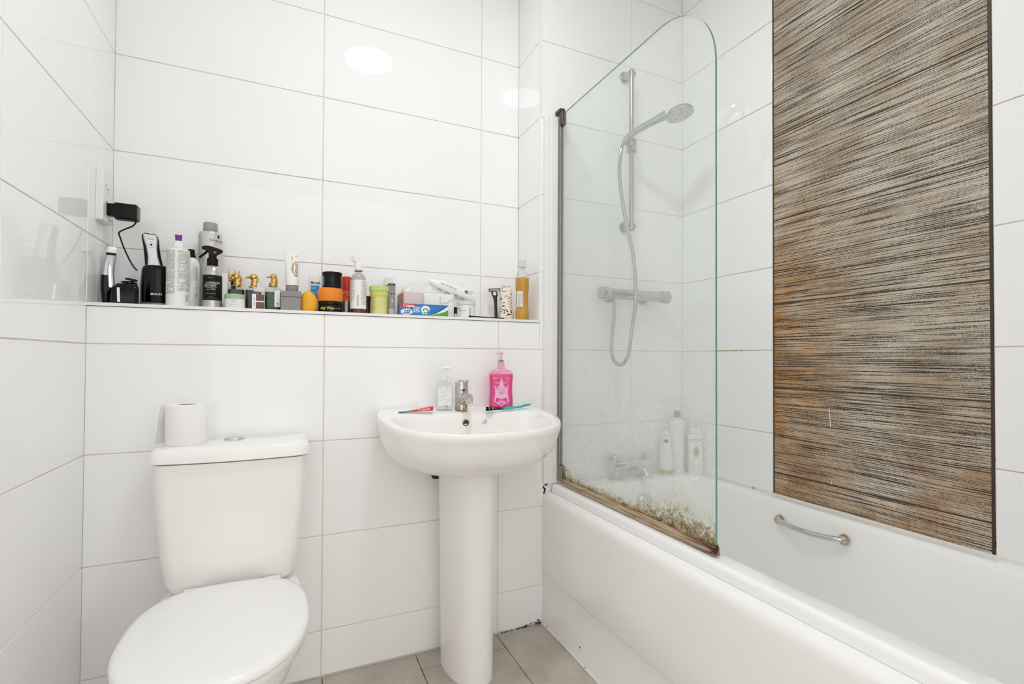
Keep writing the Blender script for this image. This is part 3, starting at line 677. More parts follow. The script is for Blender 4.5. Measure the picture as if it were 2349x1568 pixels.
# shaver socket, plug and cord
t = thing('shaver_socket', 'white shaver socket plate mounted on the tiled side wall', 'socket', (0, .097, 1.48))
B().loft([[Vector((p.z, p.x, p.y)) for p in rrect(-.043, .043, -.0745, .0745, .004, x)] for x in (.0005, .013)] + [[Vector((p.z, p.x, p.y)) for p in rrect(-.040, .040, -.0715, .0715, .004, .017)]]).obj('plate', MT['white'], t)
for y, z, h in ((-.012, -.018, .004), (.012, -.018, .004), (-.02, .03, .0022), (.02, -.062, .0022)):
    B().loft([[Vector((x, y+h*math.cos(a), z+h*math.sin(a))) for a in [2*pi*j/12 for j in range(12)]] for x in (.0168, .0176)]).obj('socket_hole', MT['blackm'], t)
for s_, z in (('~SHAVERS', .012), ('~ONLY', .0)):
    v, f = text_geo(s_, .008); mesh_obj('lettering', [(.0173, p[0], z+p[1]+.012) for p in v], f, MT['inkgrey'], t, 0)
t = thing('shaver_plug', 'black shaver plug with thin cord hanging from wall socket', 'plug', (.0176, .097, 1.443))
def xloft(secs, nm, mat, par):  # sections along x: (x, hy, hz, r, cz)
    return B().loft([[Vector((p.z, p.x, p.y+cz)) for p in rrect(-hy, hy, -hz, hz, r, x)] for x, hy, hz, r, cz in secs]).obj(nm, mat, par)
xloft([(0, .013, .017, .004, .002), (.018, .0135, .018, .004, .002), (.0182, .016, .0235, .005, 0), (.068, .016, .0235, .005, -.001), (.071, .015, .022, .005, -.001)], 'plug_body', MT['blackm'], t)
xloft([(.0712, .0145, .0215, .005, -.001), (.0735, .0135, .02, .005, -.001)], 'end_cap', plain('bronze_cap', '5A4636', .35), t)
cp = spline([(.066, 0, -.022), (.064, 0, -.031), (.055, .003, -.040), (.038, .004, -.050), (.025, .004, -.061), (.029, .003, -.078), (.037, .002, -.103), (.05, .0, -.135), (.062, -.004, -.158), (.072, -.006, -.170)], 8)
B().tube(cp, .0021, 8).obj('cord', MT['blackm'], t)
# hair trimmer leaning in the corner
t = thing('hair_trimmer', 'slim black and silver hair trimmer with white cap beside wall socket', 'trimmer', ON(.030, .085), 25)
def stack(secs, nm, mat, par, n=5): return B().loft([[Vector((p.x+dx, p.y+dy, z)) for p in rrect(-hx, hx, -hy, hy, r, 0, n)] for z, hx, hy, r, dx, dy in secs]).obj(nm, mat, par)
stack([(0, .013, .012, .006, -.004, 0), (.002, .015, .014, .008, -.004, 0), (.045, .016, .015, .008, -.007, .002), (.085, .0145, .013, .007, -.008, .004)], 'grip', MT['black'], t)
stack([(.0855, .0145, .013, .007, -.008, .004), (.12, .0135, .012, .006, -.005, .006), (.145, .012, .010, .005, 0, .008)], 'head', MT['silver'], t)
stack([(.05, .0065, .003, .002, -.002, -.0145), (.10, .006, .003, .002, -.004, -.0105), (.13, .005, .003, .002, -.001, -.006)], 'silver_strip', MT['chrome'], t)
stack([(.1455, .011, .008, .004, 0, .008), (.152, .011, .008, .004, .001, .009)], 'blade', MT['blackm'], t)
stack([(.1525, .0125, .0095, .004, .001, .009), (.168, .0115, .009, .004, .003, .010), (.171, .010, .007, .004, .003, .010)], 'guard', MT['white'], t)
# black attachment holder
t = thing('attachment_holder', 'low black shaver accessory holder with a white stripe', 'shaver stand', ON(.076, .030), 12)
stack([(0, .030, .024, .010, 0, 0), (.003, .032, .026, .012, 0, 0), (.045, .030, .024, .010, .002, .002), (.056, .024, .018, .009, .005, .003), (.058, .02, .014, .008, .006, .003)], 'body', MT['black'], t)
stack([(.004, .0032, .001, .0008, -.012, -.0262), (.044, .0032, .001, .0008, -.0135, -.0232)], 'white_stripe', MT['inkw'], t)
B().tube(spline([(.026, .01, .062), (.014, -.004, .061), (-.002, -.004, .062), (-.006, .006, .064), (.006, .012, .066), (.02, .006, .068), (.026, -.004, .069), (.012, -.008, .071), (.002, .0, .073)], 6), .0028, 8).obj('coiled_cord', MT['black'], t)
# shaver cleaning station + shaver
t = thing('shaver_station', 'glossy black shaver charging station holding a silver shaver', 'shaver stand', ON(.138, .106), 12)
B().lathe([(.040, 0), (.043, .002), (.045, .006), (.045, .012), (.0435, .014), (.0435, .06), (.042, .09), (.040, .112), (.038, .120), (.034, .1235), (.02, .1235)], 44, 1, .92).obj('body', MT['black'], t)
B().lathe([(.0452, .0045), (.0458, .006), (.0458, .0095), (.0452, .011)], 44, 1, .92).obj('base_ring', MT['grey'], t)
lettering('BRAUN', .0085, MT['inkw'], t, .036, r=.0437, a=-6, bold=.0002)
t = thing('electric_shaver', 'silver and black electric shaver standing upright in its black station', 'shaver', (.124, .106, ZS+.1237), 12)
def lean(z): return -.012*(z/.09)
stack([(0, .0225, .0145, .010, .004, 0), (.03, .0205, .0135, .010, .000, 0), (.055, .020, .013, .010, -.003, 0), (.08, .021, .0135, .010, -.006, 0), (.092, .0195, .0125, .010, -.008, 0), (.096, .016, .010, .008, -.008, 0)], 'body', MT['black'], t)
stack([(.001, .0165, .004, .0035, .004, -.0125), (.03, .0125, .004, .0035, .000, -.0115), (.055, .0135, .004, .0035, -.003, -.011), (.08, .0175, .0045, .004, -.006, -.0115), (.0935, .0165, .004, .0035, -.008, -.0105)], 'silver_face', MT['silver'], t)
bt = B().lathe([(.0078, 0), (.0075, .0015), (.0055, .0022), (.001, .0022)], 20).obj('power_button', MT['chrome'], t); bt.location = (-.004, -.0152, .062); bt.rotation_euler = (pi/2, 0, 0)
q = B().lathe([(.0034, 0), (.003, .0012)], 16).obj('button_centre', MT['black'], bt); q.location = (0, 0, .0022)
B().loft([[(-.008+.0135*math.cos(a), -.004+.009*math.sin(a), z) for a in [2*pi*j/20 for j in range(20)]] for z in (.0962, .0985)]).obj('top_ring', MT['chrome'], t)
lettering('BRAUN', .0045, MT['inkgrey'], t, .079, y=-.0166, x=-.006)
# white bottle, purple cap
LB = print_mat('ingredients_print', 'EDEDEA', '6C6A68', 46, 44, 1.)
t = bottle('lotion_bottle', 'white bottle covered in small print with purple flip top', 'bottle', ON(.199, .047), face(.2), [(.0275, 0), (.0295, .002), (.0295, .163), (.0285, .168), (.024, .171), (.0135, .172), (.0135, .174)], MT['white'], [(.0135, .174), (.0145, .1745), (.0145, .192), (.013, .194)], MT['white'])
arc_patch('back_label', LB, t, .0298, .035, .166, -78, -12); arc_patch('back_label', LB, t, .0298, .045, .166, -8, 74)
arc_patch('barcode', MT['barcode'], t, .0299, .014, .034, 38, 58)
B().loft([rrect(-.008, .008, -.008, .008, .006, .1942), rrect(-.0085, .0085, -.0085, .0085, .006, .208), rrect(-.0095, .0095, -.0085, .0085, .005, .2125)]).obj('purple_nozzle', plain('purple_plastic', '6A1C96', .3), t)
# white bottle, black cap
t = bottle('body_wash_bottle', 'white rounded bottle with black cap behind the purple-topped one', 'bottle', ON(.222, .104), face(.22), [(.022, 0), (.0238, .002), (.0238, .130), (.0225, .143), (.018, .152), (.012, .156), (.0115, .158)], MT['white'], [(.0118, .158), (.0125, .159), (.0125, .167), (.010, .168), (.010, .182), (.008, .184)], MT['blackm'])
lettering('~hydrating body wash', .010, MT['inkgrey'], t, .08, r=.024, a=38, vert=True)
# tall silver bottle
MT['pearl'] = plain('pearl_silver', 'D3D1CD', .3, .35, var=.05)
t = bottle('hairspray_bottle', 'tall pearl silver can with grey cap behind the spray bottle', 'bottle', ON(.267, .148), face(.26), [(.031, 0), (.033, .002), (.033, .244), (.0315, .249), (.026, .2515), (.0195, .252)], MT['pearl'], [(.0195, .253), (.0205, .2545), (.0205, .279), (.019, .2815)], plain('grey_cap', '9B9EA2', .35))
arc_patch('side_print', print_mat('tiny_print', 'CFCDC9', '6F6D6A', 60, 14, 4.), t, .0333, .10, .238, -78, -52)
lettering('Schwarzkopf', .0105, MT['ink'], t, .222, r=.0333, a=42)
lettering('~PROFESSIONAL', .004, MT['inkgrey'], t, .2145, r=.0333, a=42)
hd_ = [(0, .006), (.003, .0052), (.0042, .002), (.0034, -.001), (.0018, -.0035), (.001, -.006), (-.001, -.006), (-.0022, -.003), (-.0038, .0), (-.0038, .004), (-.002, .0056)]
mesh_obj('silhouette_mark', [(.0334*math.sin(x/.0334+.72), -.0334*math.cos(x/.0334+.72), .2345+z) for x, z in hd_], [tuple(range(len(hd_)))], MT['ink'], t, 0)
# spray bottle
MT['alubottle'] = plain('brushed_aluminium_bottle', 'C9C6C0', .3, .85, var=.1)
t = thing('spray_bottle', 'aluminium trigger spray bottle with black label on the ledge', 'spray bottle', ON(.287, .045), face(.287))
B().lathe([(.0235, 0), (.0255, .002), (.0255, .098), (.0245, .108), (.021, .119), (.015, .127), (.0135, .128)], 36).obj('body', MT['alubottle'], t)
lb = arc_patch('label', MT['blackm'], t, .0258, .022, .098, -100, 100, 30)
for z in (.0945, .0265): arc_patch('label_line', MT['inkgrey'], t, .0260, z-.0004, z+.0004, -98, 98, 24)
for s_, sz, z, a in (('·LONDON', .0085, .074, 2), ('SALT SPRAY', .0062, .065, -12), ('~MATT TEXTURE', .0035, .058, -6), ('~HOLD & VOLUME', .0035, .0535, -6), ('~150 ML · 5 FL OZ', .0032, .042, -8), ('~200 ml', .003, .031, -8), ('~FOR HAIR', .0026, .0895, -12)):
    lettering(s_, sz, MT['inkw'], t, z, r=.0261, a=a)
for z in (.0694, .0612): arc_patch('label_line', MT['inkw'], t, .0261, z-.00025, z+.00025, -50, 28, 16)
B().lathe([(.0145, .128), (.015, .129), (.015, .149), (.0135, .151), (.0105, .1515), (.0105, .162)], 24).obj('collar', MT['blackm'], t)
def ysec(secs, nm, mat, par): # polygon in xz extruded in y
    pts, h = secs
    return B().loft([[Vector((x, y, z)) for x, z in pts] for y in (-h, h)]).obj(nm, mat, par, 0)
tg = ysec(([(-.028, .184), (-.028, .178), (-.014, .173), (-.008, .160), (.009, .158), (.014, .164), (.024, .170), (.027, .176), (.02, .180), (-.006, .187), (-.018, .1875)], .0085), 'trigger_head', MT['blackm'], t)
B().tube(spline([(-.012, 0, .174), (-.020, 0, .165), (-.028, 0, .157), (-.034, 0, .150)]), .0035, 8).obj('trigger', MT['blackm'], tg)
ysec(([(.002, .166), (.009, .166), (.009, .172), (.003, .173)], .0088), 'red_tab', plain('red_plastic', 'C4323C', .3), tg)
# tubes between spray and perfume
def squeeze(name, label, loc, rot, r, w_, h, caph, mat, capmat, capr=None, tilt=0., cat='tube'):
    t = thing(name, label, cat, loc, rot)
    n = 24; secs = []
    for i in range(9):
        s = i/8; rx = r+(w_/2-r)*s; ry = max(r*(1-s**1.4), .0009); z = caph+.001+(h-caph)*s
        secs.append([(rx*math.cos(2*pi*j/n)+tilt*s, ry*math.sin(2*pi*j/n), z) for j in range(n)])
    B().loft(secs).obj('tube_body', mat, t, 50)
    cr = capr or r*.92
    B().lathe([(cr*.96, 0), (cr, .0015), (cr, caph-.001), (cr*.97, caph)], 24).obj('cap', capmat, t)
    return t
squeeze('cream_tube', 'slim white tube with pale pink cap behind the spray bottle', ON(.309, .10), face(.31), .011, .026, .116, .018, MT['white'], plain('pale_pink', 'E3C3C0', .4))
t = squeeze('lip_tube', 'slim pink tube with red tip behind the spray bottle', ON(.291, .178), face(.31), .006, .012, .150, .012, plain('pink_plastic', 'E9BBB7', .35), plain('red_cap', 'C33A3A', .3))
B().lathe([(.0055, .1512), (.006, .152), (.006, .186), (.004, .188)], 18).obj('red_tip', plain('red_tip', 'B8242C', .3), t)
squeeze('mascara_tube', 'slim black tube beside the rhino-head perfume bottle', ON(.331, .170), face(.33), .006, .014, .112, .03, MT['blackm'], MT['black'])
# perfume bottles with gold animal heads
def blob(nm, mat, par, els, vox=.0011):
    b = B()
    for e in els:
        if len(e) == 2: b.ell(e[0], e[1], 14)
        elif len(e) == 3 and isinstance(e[2], Matrix): b.ell(e[0], e[1], 14, e[2])
        else: b.cyl(e[0], e[1], e[2], e[3], 14)
    o = b.obj(nm, mat, par, 0)
    m = o.modifiers.new('r', 'REMESH'); m.mode = 'VOXEL'; m.voxel_size = vox
    s_ = o.modifiers.new('s', 'SMOOTH'); s_.iterations = 3; s_.factor = .5
    bpy.context.view_layer.update()
    me = bpy.data.meshes.new_from_object(o.evaluated_get(bpy.context.evaluated_depsgraph_get()))
    me.polygons.foreach_set('use_smooth', [True]*len(me.polygons))
    o.modifiers.clear(); old = o.data; o.data = me; bpy.data.meshes.remove(old)
    return o
RY = lambda d: Matrix.Rotation(math.radians(d), 3, 'Y')
def perfume(label, loc, rot, liq, els, lvl=.0685, lab=False):
    t = thing('perfume_bottle', label, 'perfume', loc, rot, None)
    sq = lambda h, r, z: rrect(-h, h, -h*.86, h*.86, r, z)
    B().loft([sq(.022, .009, 0), sq(.0245, .010, .002), sq(.0248, .010, .064), sq(.023, .010, .072), sq(.016, .010, .0775), sq(.011, .009, .078)]).obj('glass', MT['clear'], t)
    B().loft([sq(.0215, .008, .004), sq(.0228, .009, .007), sq(.0228, .009, lvl)]).obj('perfume', liq, t)
    B().lathe([(.0125, .0782), (.0135, .079), (.0135, .082), (.011, .0835)], 22).obj('collar', MT['gold'], t)
    blob('animal_head_stopper', MT['gold'], t, els)
    return t
neckR = [((0.002, 0, .083), (.003, 0, .101), .0125, .0095)]
PERFD = plain('dark_perfume', '120503', .08, var=.1); PERFR = plain('reddish_perfume', '3A0B09', .08, var=.2); PERFG = plain('green_perfume', '1C5512', .08, var=.3, scale=25)
perfume('dark perfume bottle with a gold rhinoceros head stopper', ON(.344, .122), face(.344), PERFD, [((.004, 0, .083), (.003, 0, .104), .0135, .0105), ((-.001, -.002, .111), (.0145, .0115, .0125)), ((-.011, -.004, .104), (.0085, .0085, .0075)), ((-.016, -.004, .099), (.006, .007, .006)),
        ((-.0185, -.004, .106), (-.0225, -.004, .134), .0042, .0008), ((-.0125, -.004, .112), (-.014, -.004, .120), .0026, .0007), ((-.002, -.009, .120), (-.004, -.0105, .133), .0032, .0020), ((.007, .003, .121), (.009, .004, .133), .0032, .0020), ((.008, 0, .104), (.009, .010, .012))])
perfume('reddish perfume bottle with a gold hook-beaked eagle head stopper', ON(.393, .120), face(.393), PERFR, [((.004, 0, .083), (.004, 0, .105), .0125, .0105), ((.001, -.001, .113), (.0125, .0105, .0105)), ((-.008, -.001, .113), (-.019, -.001, .1115), .0068, .0030), ((-.0185, -.001, .112), (-.0225, -.001, .104), .0030, .0008), ((.009, 0, .104), (.0065, .008, .016)), ((-.003, -.009, .116), (.004, .003, .002))], lvl=.0685)
t = perfume('green perfume bottle with a gold duck head stopper', ON(.452, .070), face(.452), PERFG, [((.002, 0, .083), (.003, 0, .104), .0115, .0085), ((.0015, -.001, .112), (.0098, .0088, .0105)), ((-.006, -.001, .1105), (-.019, -.001, .1085), .0048, .0022), ((-.014, -.001, .1088), (.0075, .0042, .0018)), ((.008, .001, .097), (.006, .008, .016)), ((.0, -.001, .088), (.0125, .0105, .007))], lvl=.060)
lbp = flat_patch('paper_label', MT['inkw'], t, .004, .0215, -.0216, .012, .067)
for xa, xb, za, zb in ((.004, .0215, .0115, .0124), (.004, .0215, .0663, .0672), (.0036, .0046, .0115, .0672), (.0208, .0218, .0115, .0672)): flat_patch('label_border', MT['ink'], lbp, xa, xb, -.0217, za, zb)
lettering('~PARFUM', .0034, MT['ink'], lbp, .0175, y=-.0218, x=.0127); mesh_obj('triangle_mark', [(.0097, -.0218, .021), (.0157, -.0218, .021), (.0127, -.0218, .027)], [(0, 1, 2)], MT['inkgrey'], lbp, 0)
lettering('·····', .005, MT['inkgrey'], lbp, .061, y=-.0218, x=.0127)
# green lidded jar
t = bottle('cream_jar', 'white jar with pale green lid in front of rhino perfume bottle', 'jar', ON(.3485, .036), face(.35), [(.026, 0), (.0275, .0015), (.0275, .029), (.0265, .030)], MT['white'], [(.0272, .0302), (.0284, .031), (.0284, .0425), (.0265, .0435), (.01, .0437)], plain('pale_green_plastic', 'A9C49A', .45), seg=40)
for s_, sz, z in (('~BRILLIANT', .0048, .0255), ('~BODY', .0042, .0205), ('~BODY POLISH', .0034, .0155), ('~WHIPPED SALT', .0034, .0105), ('~200 ml 6.7 fl oz', .003, .006)): lettering(s_, sz, MT['inkgrey'], t, z, r=.0277, a=-5)
# small clear perfume
t = thing('perfume_bottle', 'small clear square perfume bottle half full of amber liquid', 'perfume', ON(.412, .040), face(.41))
sq = lambda h, r, z: rrect(-h, h, -h*.8, h*.8, r, z)
B().loft([sq(.017, .003, 0), sq(.0175, .003, .001), sq(.0175, .003, .051), sq(.0165, .003, .053), sq(.008, .003, .055)]).obj('glass', MT['clear'], t)
B().loft([sq(.0155, .002, .004), sq(.0155, .002, .047)]).obj('perfume', plain('amber_perfume', '6B241A', .1, var=.2), t)
B().loft([sq(.0125, .003, .0555), sq(.013, .003, .056), sq(.013, .003, .070), sq(.012, .003, .071)]).obj('cap', MT['milky'], t)
B().cyl((0, 0, .0712), (0, 0, .084), .0055, seg=14).obj('spray_nozzle', MT['milky'], t)
B().tube([(-.002, -.008, .052), (.001, -.009, .03), (.006, -.009, .006)], .0012, 8).obj('dip_tube', MT['inkw'], t)
fp = flat_patch('paper_label', MT['inkw'], t, -.0172, -.0065, -.0146, .003, .048); flat_patch('paper_band', MT['inkw'], t, -.0065, .0172, -.0146, .0235, .0265)
lettering('~eau de parfum', .0046, MT['ink'], fp, .024, y=-.0148, x=-.0115, vert=True)
# grey box and tube on it
t = thing('grey_box', 'grey square lidded box beside the green perfume bottle', 'box', ON(.506, .048), 0)
bevel_box(-.0285, .0285, -.0285, .0285, 0, .0435, .003, .001).obj('base', MT['greybox'], t); bevel_box(-.0295, .0295, -.0295, .0295, .0445, .0625, .003, .001).obj('lid', MT['greybox'], t)
t = squeeze('cream_tube', 'white tube with orange lettering standing on the grey box', (.508, .055, ZS+.0626), face(.508), .0205, .046, .128, .020, MT['white'], MT['grey'], .0188)
def on_tube(t, s_, size, mat, x, z, r, w_, h, caph, **kw):
    v, f = text_geo(s_, size, kw.get('shear', 0.), kw.get('bold', 0.)); out = []
    for p in v:
        px, pz = (p[1], -p[0]) if kw.get('vert') else (p[0], p[1])
        X_, Z_ = x+px, z+pz; sg = max(0, min(1, (Z_-caph-.001)/(h-caph))); rx = r+(w_/2-r)*sg; ry = max(r*(1-sg**1.4), .0009)
        out.append((X_, -ry*math.sqrt(max(0., 1-min(.98, (X_/rx)**2)))-.0005, Z_))
    return mesh_obj('lettering', out, f, mat, t, 0)
OR = plain('orange_print', 'E0A050', .4)
on_tube(t, 'Vantcare', .0145, MT['ink'], .0135, .076, .0205, .046, .128, .020, vert=True, shear=.25)
on_tube(t, '~hand & nail cream', .0062, MT['inkgrey'], -.001, .09, .0205, .046, .128, .020, vert=True)
on_tube(t, '(', .055, OR, .0035, .079, .0205, .046, .128, .020)
on_tube(t, '●', .012, plain('peach_print', 'EBC3A0', .4), .0125, .117, .0205, .046, .128, .020)
# yellow egg-shaped brush
t = thing('face_brush', 'yellow rounded silicone face brush standing on the ledge', 'face brush', ON(.561, .040), face(.56))
YL = plain('yellow_silicone', 'F0AE1C', .45, var=.05)
def eggr(zz_, k_): return
secs = []
for i in range(15):
    s = i/14; z = .068*s
    rx = .026*math.sqrt(max(.0, 1-((s-.42)/.595)**2)) if s > 0 else .0165
    secs.append((z, max(rx, .003), -.006+.009*math.sin(s*2.2)*(1-s)))
def eggrings(i0, i1, gr=1.): return [[(dx+r*gr*math.cos(2*pi*j/30), .62*r*gr*math.sin(2*pi*j/30), z+.12*dx+(.10*r*math.cos(2*pi*j/30) if 5 <= i <= 9 else 0)*(1-abs(i-7)/3)) for j in range(30)] for i, (z, r, dx) in list(enumerate(secs))[i0:i1]]
B().loft(eggrings(0, 8)).obj('handle', YL, t, 60); B().loft([[(x*1.03, y*1.03, z) for x, y, z in eggrings(7, 8)[0]]]+eggrings(8, 15, 1.01)).obj('brush_head', YL, t, 60)
# white and blue tube
t = squeeze('cream_tube', 'white tube with blue panel behind the yellow brush', ON(.579, .130), face(.58), .016, .039, .133, .02, MT['white'], MT['white'])
def tube_panel(t, mat, x0_, x1_, z0_, z1_, r, w_, h, caph, nm='panel'):
    v, f, n = [], [], 10
    for a_ in range(n+1):
        for b_ in range(n+1):
            X_, Z_ = x0_+(x1_-x0_)*a_/n, z0_+(z1_-z0_)*b_/n; sg = max(0, min(1, (Z_-caph-.001)/(h-caph))); rx = r+(w_/2-r)*sg; ry = max(r*(1-sg**1.4), .0009)
            v.append((X_, -ry*math.sqrt(max(0., 1-min(.98, (X_/rx)**2)))-.0003, Z_))
    for a_ in range(n):
        for b_ in range(n): q = a_*(n+1)+b_; f.append((q, q+n+1, q+n+2, q+1))
    return mesh_obj(nm, v, f, mat, t)
BL = plain('blue_print', '2A86C8', .35)
tp = tube_panel(t, BL, -.0125, .0145, .03, .099, .016, .039, .133, .02, 'blue_panel')
on_tube(t, 'Murad.', .0115, MT['ink'], .003, .108, .016, .039, .133, .02, bold=.0003)
for s_, z in (('~Clarifying', .092), ('~Cleanser', .087), ('~ACNE CONTROL', .075), ('~salicylic acid', .066)): on_tube(t, s_, .0048, MT['inkw'], .0, z, .016, .039, .133, .0195)
# stack of three jars
t = bottle('wax_jar', 'dark wide jar lettered clay Wax under the orange tub', 'jar', ON(.6245, .055), face(.62), [(.036, 0), (.0385, .002), (.0395, .010), (.038, .024), (.037, .026)], MT['black'], [(.0375, .0262), (.039, .027), (.039, .0345), (.037, .0355), (.01, .0355)], MT['black'], seg=44)
lettering('clay Wax', .0125, plain('yellow_print', 'D8C83A', .4), t, .0135, r=.0398, a=-14, bold=.0003); lettering('~MATT FINISH', .004, MT['inkw'], t, .0125, r=.0399, a=38)
t = thing('orange_tub', 'round orange tub between two black jars in a stack', 'jar', (.6245, .055, ZS+.0357), face(.62))
B().lathe([(.032, 0), (.0375, .002), (.0395, .008), (.0395, .036), (.037, .043), (.032, .0465), (.015, .048), (.002, .048)], 44).obj('tub', plain('orange_plastic', 'F08A1A', .4), t)
t = bottle('styling_jar', 'black jar with teal side label on top of orange tub', 'jar', (.630, .055, ZS+.0839), face(.62), [(.029, 0), (.0305, .0015), (.0305, .040)], MT['black'], [(.0308, .0402), (.0318, .041), (.0318, .0505), (.030, .0515), (.01, .0515)], MT['blackm'], seg=40)
arc_patch('teal_label', plain('teal_label', '1E8C9A', .4), t, .0308, .005, .036, -100, -52)
# orange-red bottle, tin
ORB = plain('orange_red_plastic', 'E2471B', .3, var=.1)
t = bottle('sun_cream_bottle', 'orange-red bottle standing behind the clear label bottle', 'bottle', ON(.684, .130), face(.68), [(.0175, 0), (.0185, .002), (.0185, .088), (.0175, .090)], ORB, [(.0178, .0905), (.0182, .091), (.0165, .134), (.014, .1365), (.005, .137)], plain('red_cap_plastic', 'D2301A', .3))
arc_patch('print', print_mat('orange_print_lines', 'E2561F', 'F2B48A', 9, 9, 3.), t, .0188, .03, .085, -50, 40)
t = thing('ribbed_tin', 'small silver tin with ridged sides beside the wax jar', 'tin', ON(.678, .078), 0)
pr = []
for i in range(6): pr += [(.0165, .001+i*.0075), (.0172, .0025+i*.0075), (.0172, .0055+i*.0075), (.0165, .0072+i*.0075)]
B().lathe(pr, 30).obj('tin', plain('tin_metal', 'A9A49C', .3, .8, var=.2), t)
# clear bottle with label
t = thing('micellar_bottle', 'clear bottle of reddish liquid with white label and open flip cap', 'bottle', ON(.7135, .045), face(.71))
B().lathe([(.0245, 0), (.0262, .002), (.0262, .110), (.0248, .122), (.0205, .132), (.0145, .1385), (.0125, .140), (.0125, .144)], 36).obj('body', MT['clear'], t)
B().lathe([(.0235, .002), (.0252, .004), (.0252, .030)], 36).obj('liquid', plain('red_liquid', '5E1A14', .1, var=.2), t)
B().lathe([(.0252, .0305), (.0252, .110), (.0238, .121), (.0195, .131), (.012, .138)], 36).obj('pale_liquid', clear('pale_liquid', 'E9D9D6', .25), t)
arc_patch('label', MT['inkw'], t, .0264, .016, .113, -88, 88, 24)
PL = print_mat('pink_small_print', 'F3F1F0', '8A807E', 34, 18, 6.)
arc_patch('label_print', PL, t, .0266, .04, .11, -84, -24); arc_patch('label_print', PL, t, .0266, .03, .11, 16, 82); arc_patch('barcode', MT['barcode'], t, .0266, .026, .062, -10, 2, 4)
B().lathe([(.0128, .1442), (.0128, .1466)], 24).obj('neck_ring', plain('amber_ring', '5A3A20', .3), t)
cpb = B().lathe([(.0128, .1467), (.0132, .148), (.0132, .170), (.012, .172), (.004, .172), (.004, .176)], 26).obj('cap', MT['white'], t)
fl_ = B().lathe([(.0125, 0), (.0128, .001), (.0128, .007), (.012, .008), (.0108, .008), (.0105, .002), (.002, .002)], 26).obj('flip_lid', MT['white'], cpb)
fl_.matrix_local = Matrix.Translation((-.0205, -.002, .1825)) @ Matrix.Rotation(math.radians(52), 4, 'Y') @ Matrix.Rotation(math.radians(25), 4, 'X')
bottle('nail_polish', 'small dark red bottle between clear bottle and lime tub', 'bottle', ON(.750, .088), 0, [(.0095, 0), (.0105, .001), (.0105, .046), (.009, .048)], plain('dark_red_glass', '561012', .12), [(.0098, .0485), (.0105, .049), (.0105, .066), (.009, .0675)], plain('maroon_cap', '3A0C0E', .25))
# lime tub
t = thing('paper_tub', 'lime yellow tapered tub with green lid on the ledge', 'tub', ON(.786, .052), face(.79))
LM = plain('lime_body', 'DDDF8E', .5, var=.04)
B().lathe([(.0265, 0), (.0275, .001), (.0275, .003), (.0315, .076), (.033, .079)], 40).obj('tub', LM, t)
B().lathe([(.0322, .0635), (.0325, .064), (.0333, .0795)], 40).obj('band', plain('yellow_band', 'E4DC6A', .5), t)
B().lathe([(.0338, .0800), (.0355, .0805), (.0362, .095), (.0345, .0985), (.01, .0985)], 40).obj('lid', plain('lime_lid', 'C3D488', .45), t)
BR = plain('brown_print', '8A6A2A', .5)
for s_, sz, z in (('~SALT', .0095, .055), ('~SCRUB', .0075, .045), ('~lime &', .0055, .036), ('~coconut', .0055, .028), ('~body polish', .0045, .020), ('~300 g', .0045, .012)): lettering(s_, sz, BR, t, z, r=.0278+(z)*.0556+.0006, a=-50)
# white capped bottle
t = bottle('toner_bottle', 'white capped bottle with dark neck behind lime tub', 'bottle', ON(.832, .150), face(.83), [(.016, 0), (.0172, .002), (.0172, .108), (.013, .114), (.013, .1175)], MT['blackm'], [(.0165, .118), (.017, .119), (.017, .145), (.0155, .1465)], MT['milky'])
# grey tube
t = squeeze('cream_tube', 'slim grey tube with dark crimped top beside lime tub', ON(.822, .028), face(.82)-4, .0105, .025, .108, .022, MT['grey'], plain('light_grey_cap', 'B5B3B1', .4), .0108)
tube_panel(t, MT['blackm'], -.0115, .0115, .101, .108, .0105, .025, .108, .022, 'dark_crimp')
on_tube(t, '~BULL DOG', .0095, MT['inkw'], .003, .062, .0105, .025, .108, .022, vert=True, bold=.0003)
tube_panel(t, plain('maroon_print', '5A2228', .4), -.002, .0075, .068, .075, .0105, .025, .108, .022, 'maroon_mark')
# tissue / cotton pack
t = thing('cotton_pack', 'pink and white plastic pack of cotton behind toothpaste box', 'pack', ON(.968, .115), 0)
PK = plain('pale_pink_wrap', 'EBD3D1', .25, var=.06); PCH = plain('peach_wrap', 'CF8E74', .3, var=.25, scale=30)
B().loft([rrect(-.026, .095, -.05, .05, .012, z) for z in (0, .084)]+[rrect(-.024, .091, -.048, .048, .012, .0875)]).obj('white_half', MT['milky'] if 0 else plain('white_wrap', 'F0EEEC', .25), t)
B().loft([rrect(-.098, -.0262, -.05, .05, .006, z) for z in (0, .088)]+[rrect(-.095, -.028, -.047, .047, .006, .091)]).obj('pink_half', PK, t)
B().loft([[Vector((x, y, z)) for x, y, z in ((-.0985, -.048, .002), (-.0985, .048, .002), (-.0985, .048, .086), (-.0985, -.048, .086))], [Vector((x, y, z)) for x, y, z in ((-.1005, -.046, .003), (-.1005, .046, .003), (-.1005, .046, .084), (-.1005, -.046, .084))]]).obj('peach_side', PCH, t, 0)
v, f, nx, ny = [], [], 26, 14
for i in range(nx+1):
    for j in range(ny+1):
        u_, w_ = i/nx, j/ny; e = math.sin(pi*u_)**.5*math.sin(pi*w_)**.5
        v.append((-.095+.125*u_, -.042+.085*w_, .0915+e*(.03+.016*math.sin(7*u_+3*w_)+.010*math.sin(13*w_-5*u_)+random.uniform(-.006, .006))))
base = len(v); v += [(x, y, .0912) for x, y, z in v[:base]]
for i in range(nx):
    for j in range(ny): q = i*(ny+1)+j; f.append((q, q+ny+1, q+ny+2, q+1))
mesh_obj('crumpled_film', v[:base], f, clear('crinkled_film', 'FFFFFF', .55, 1.), t, 20)
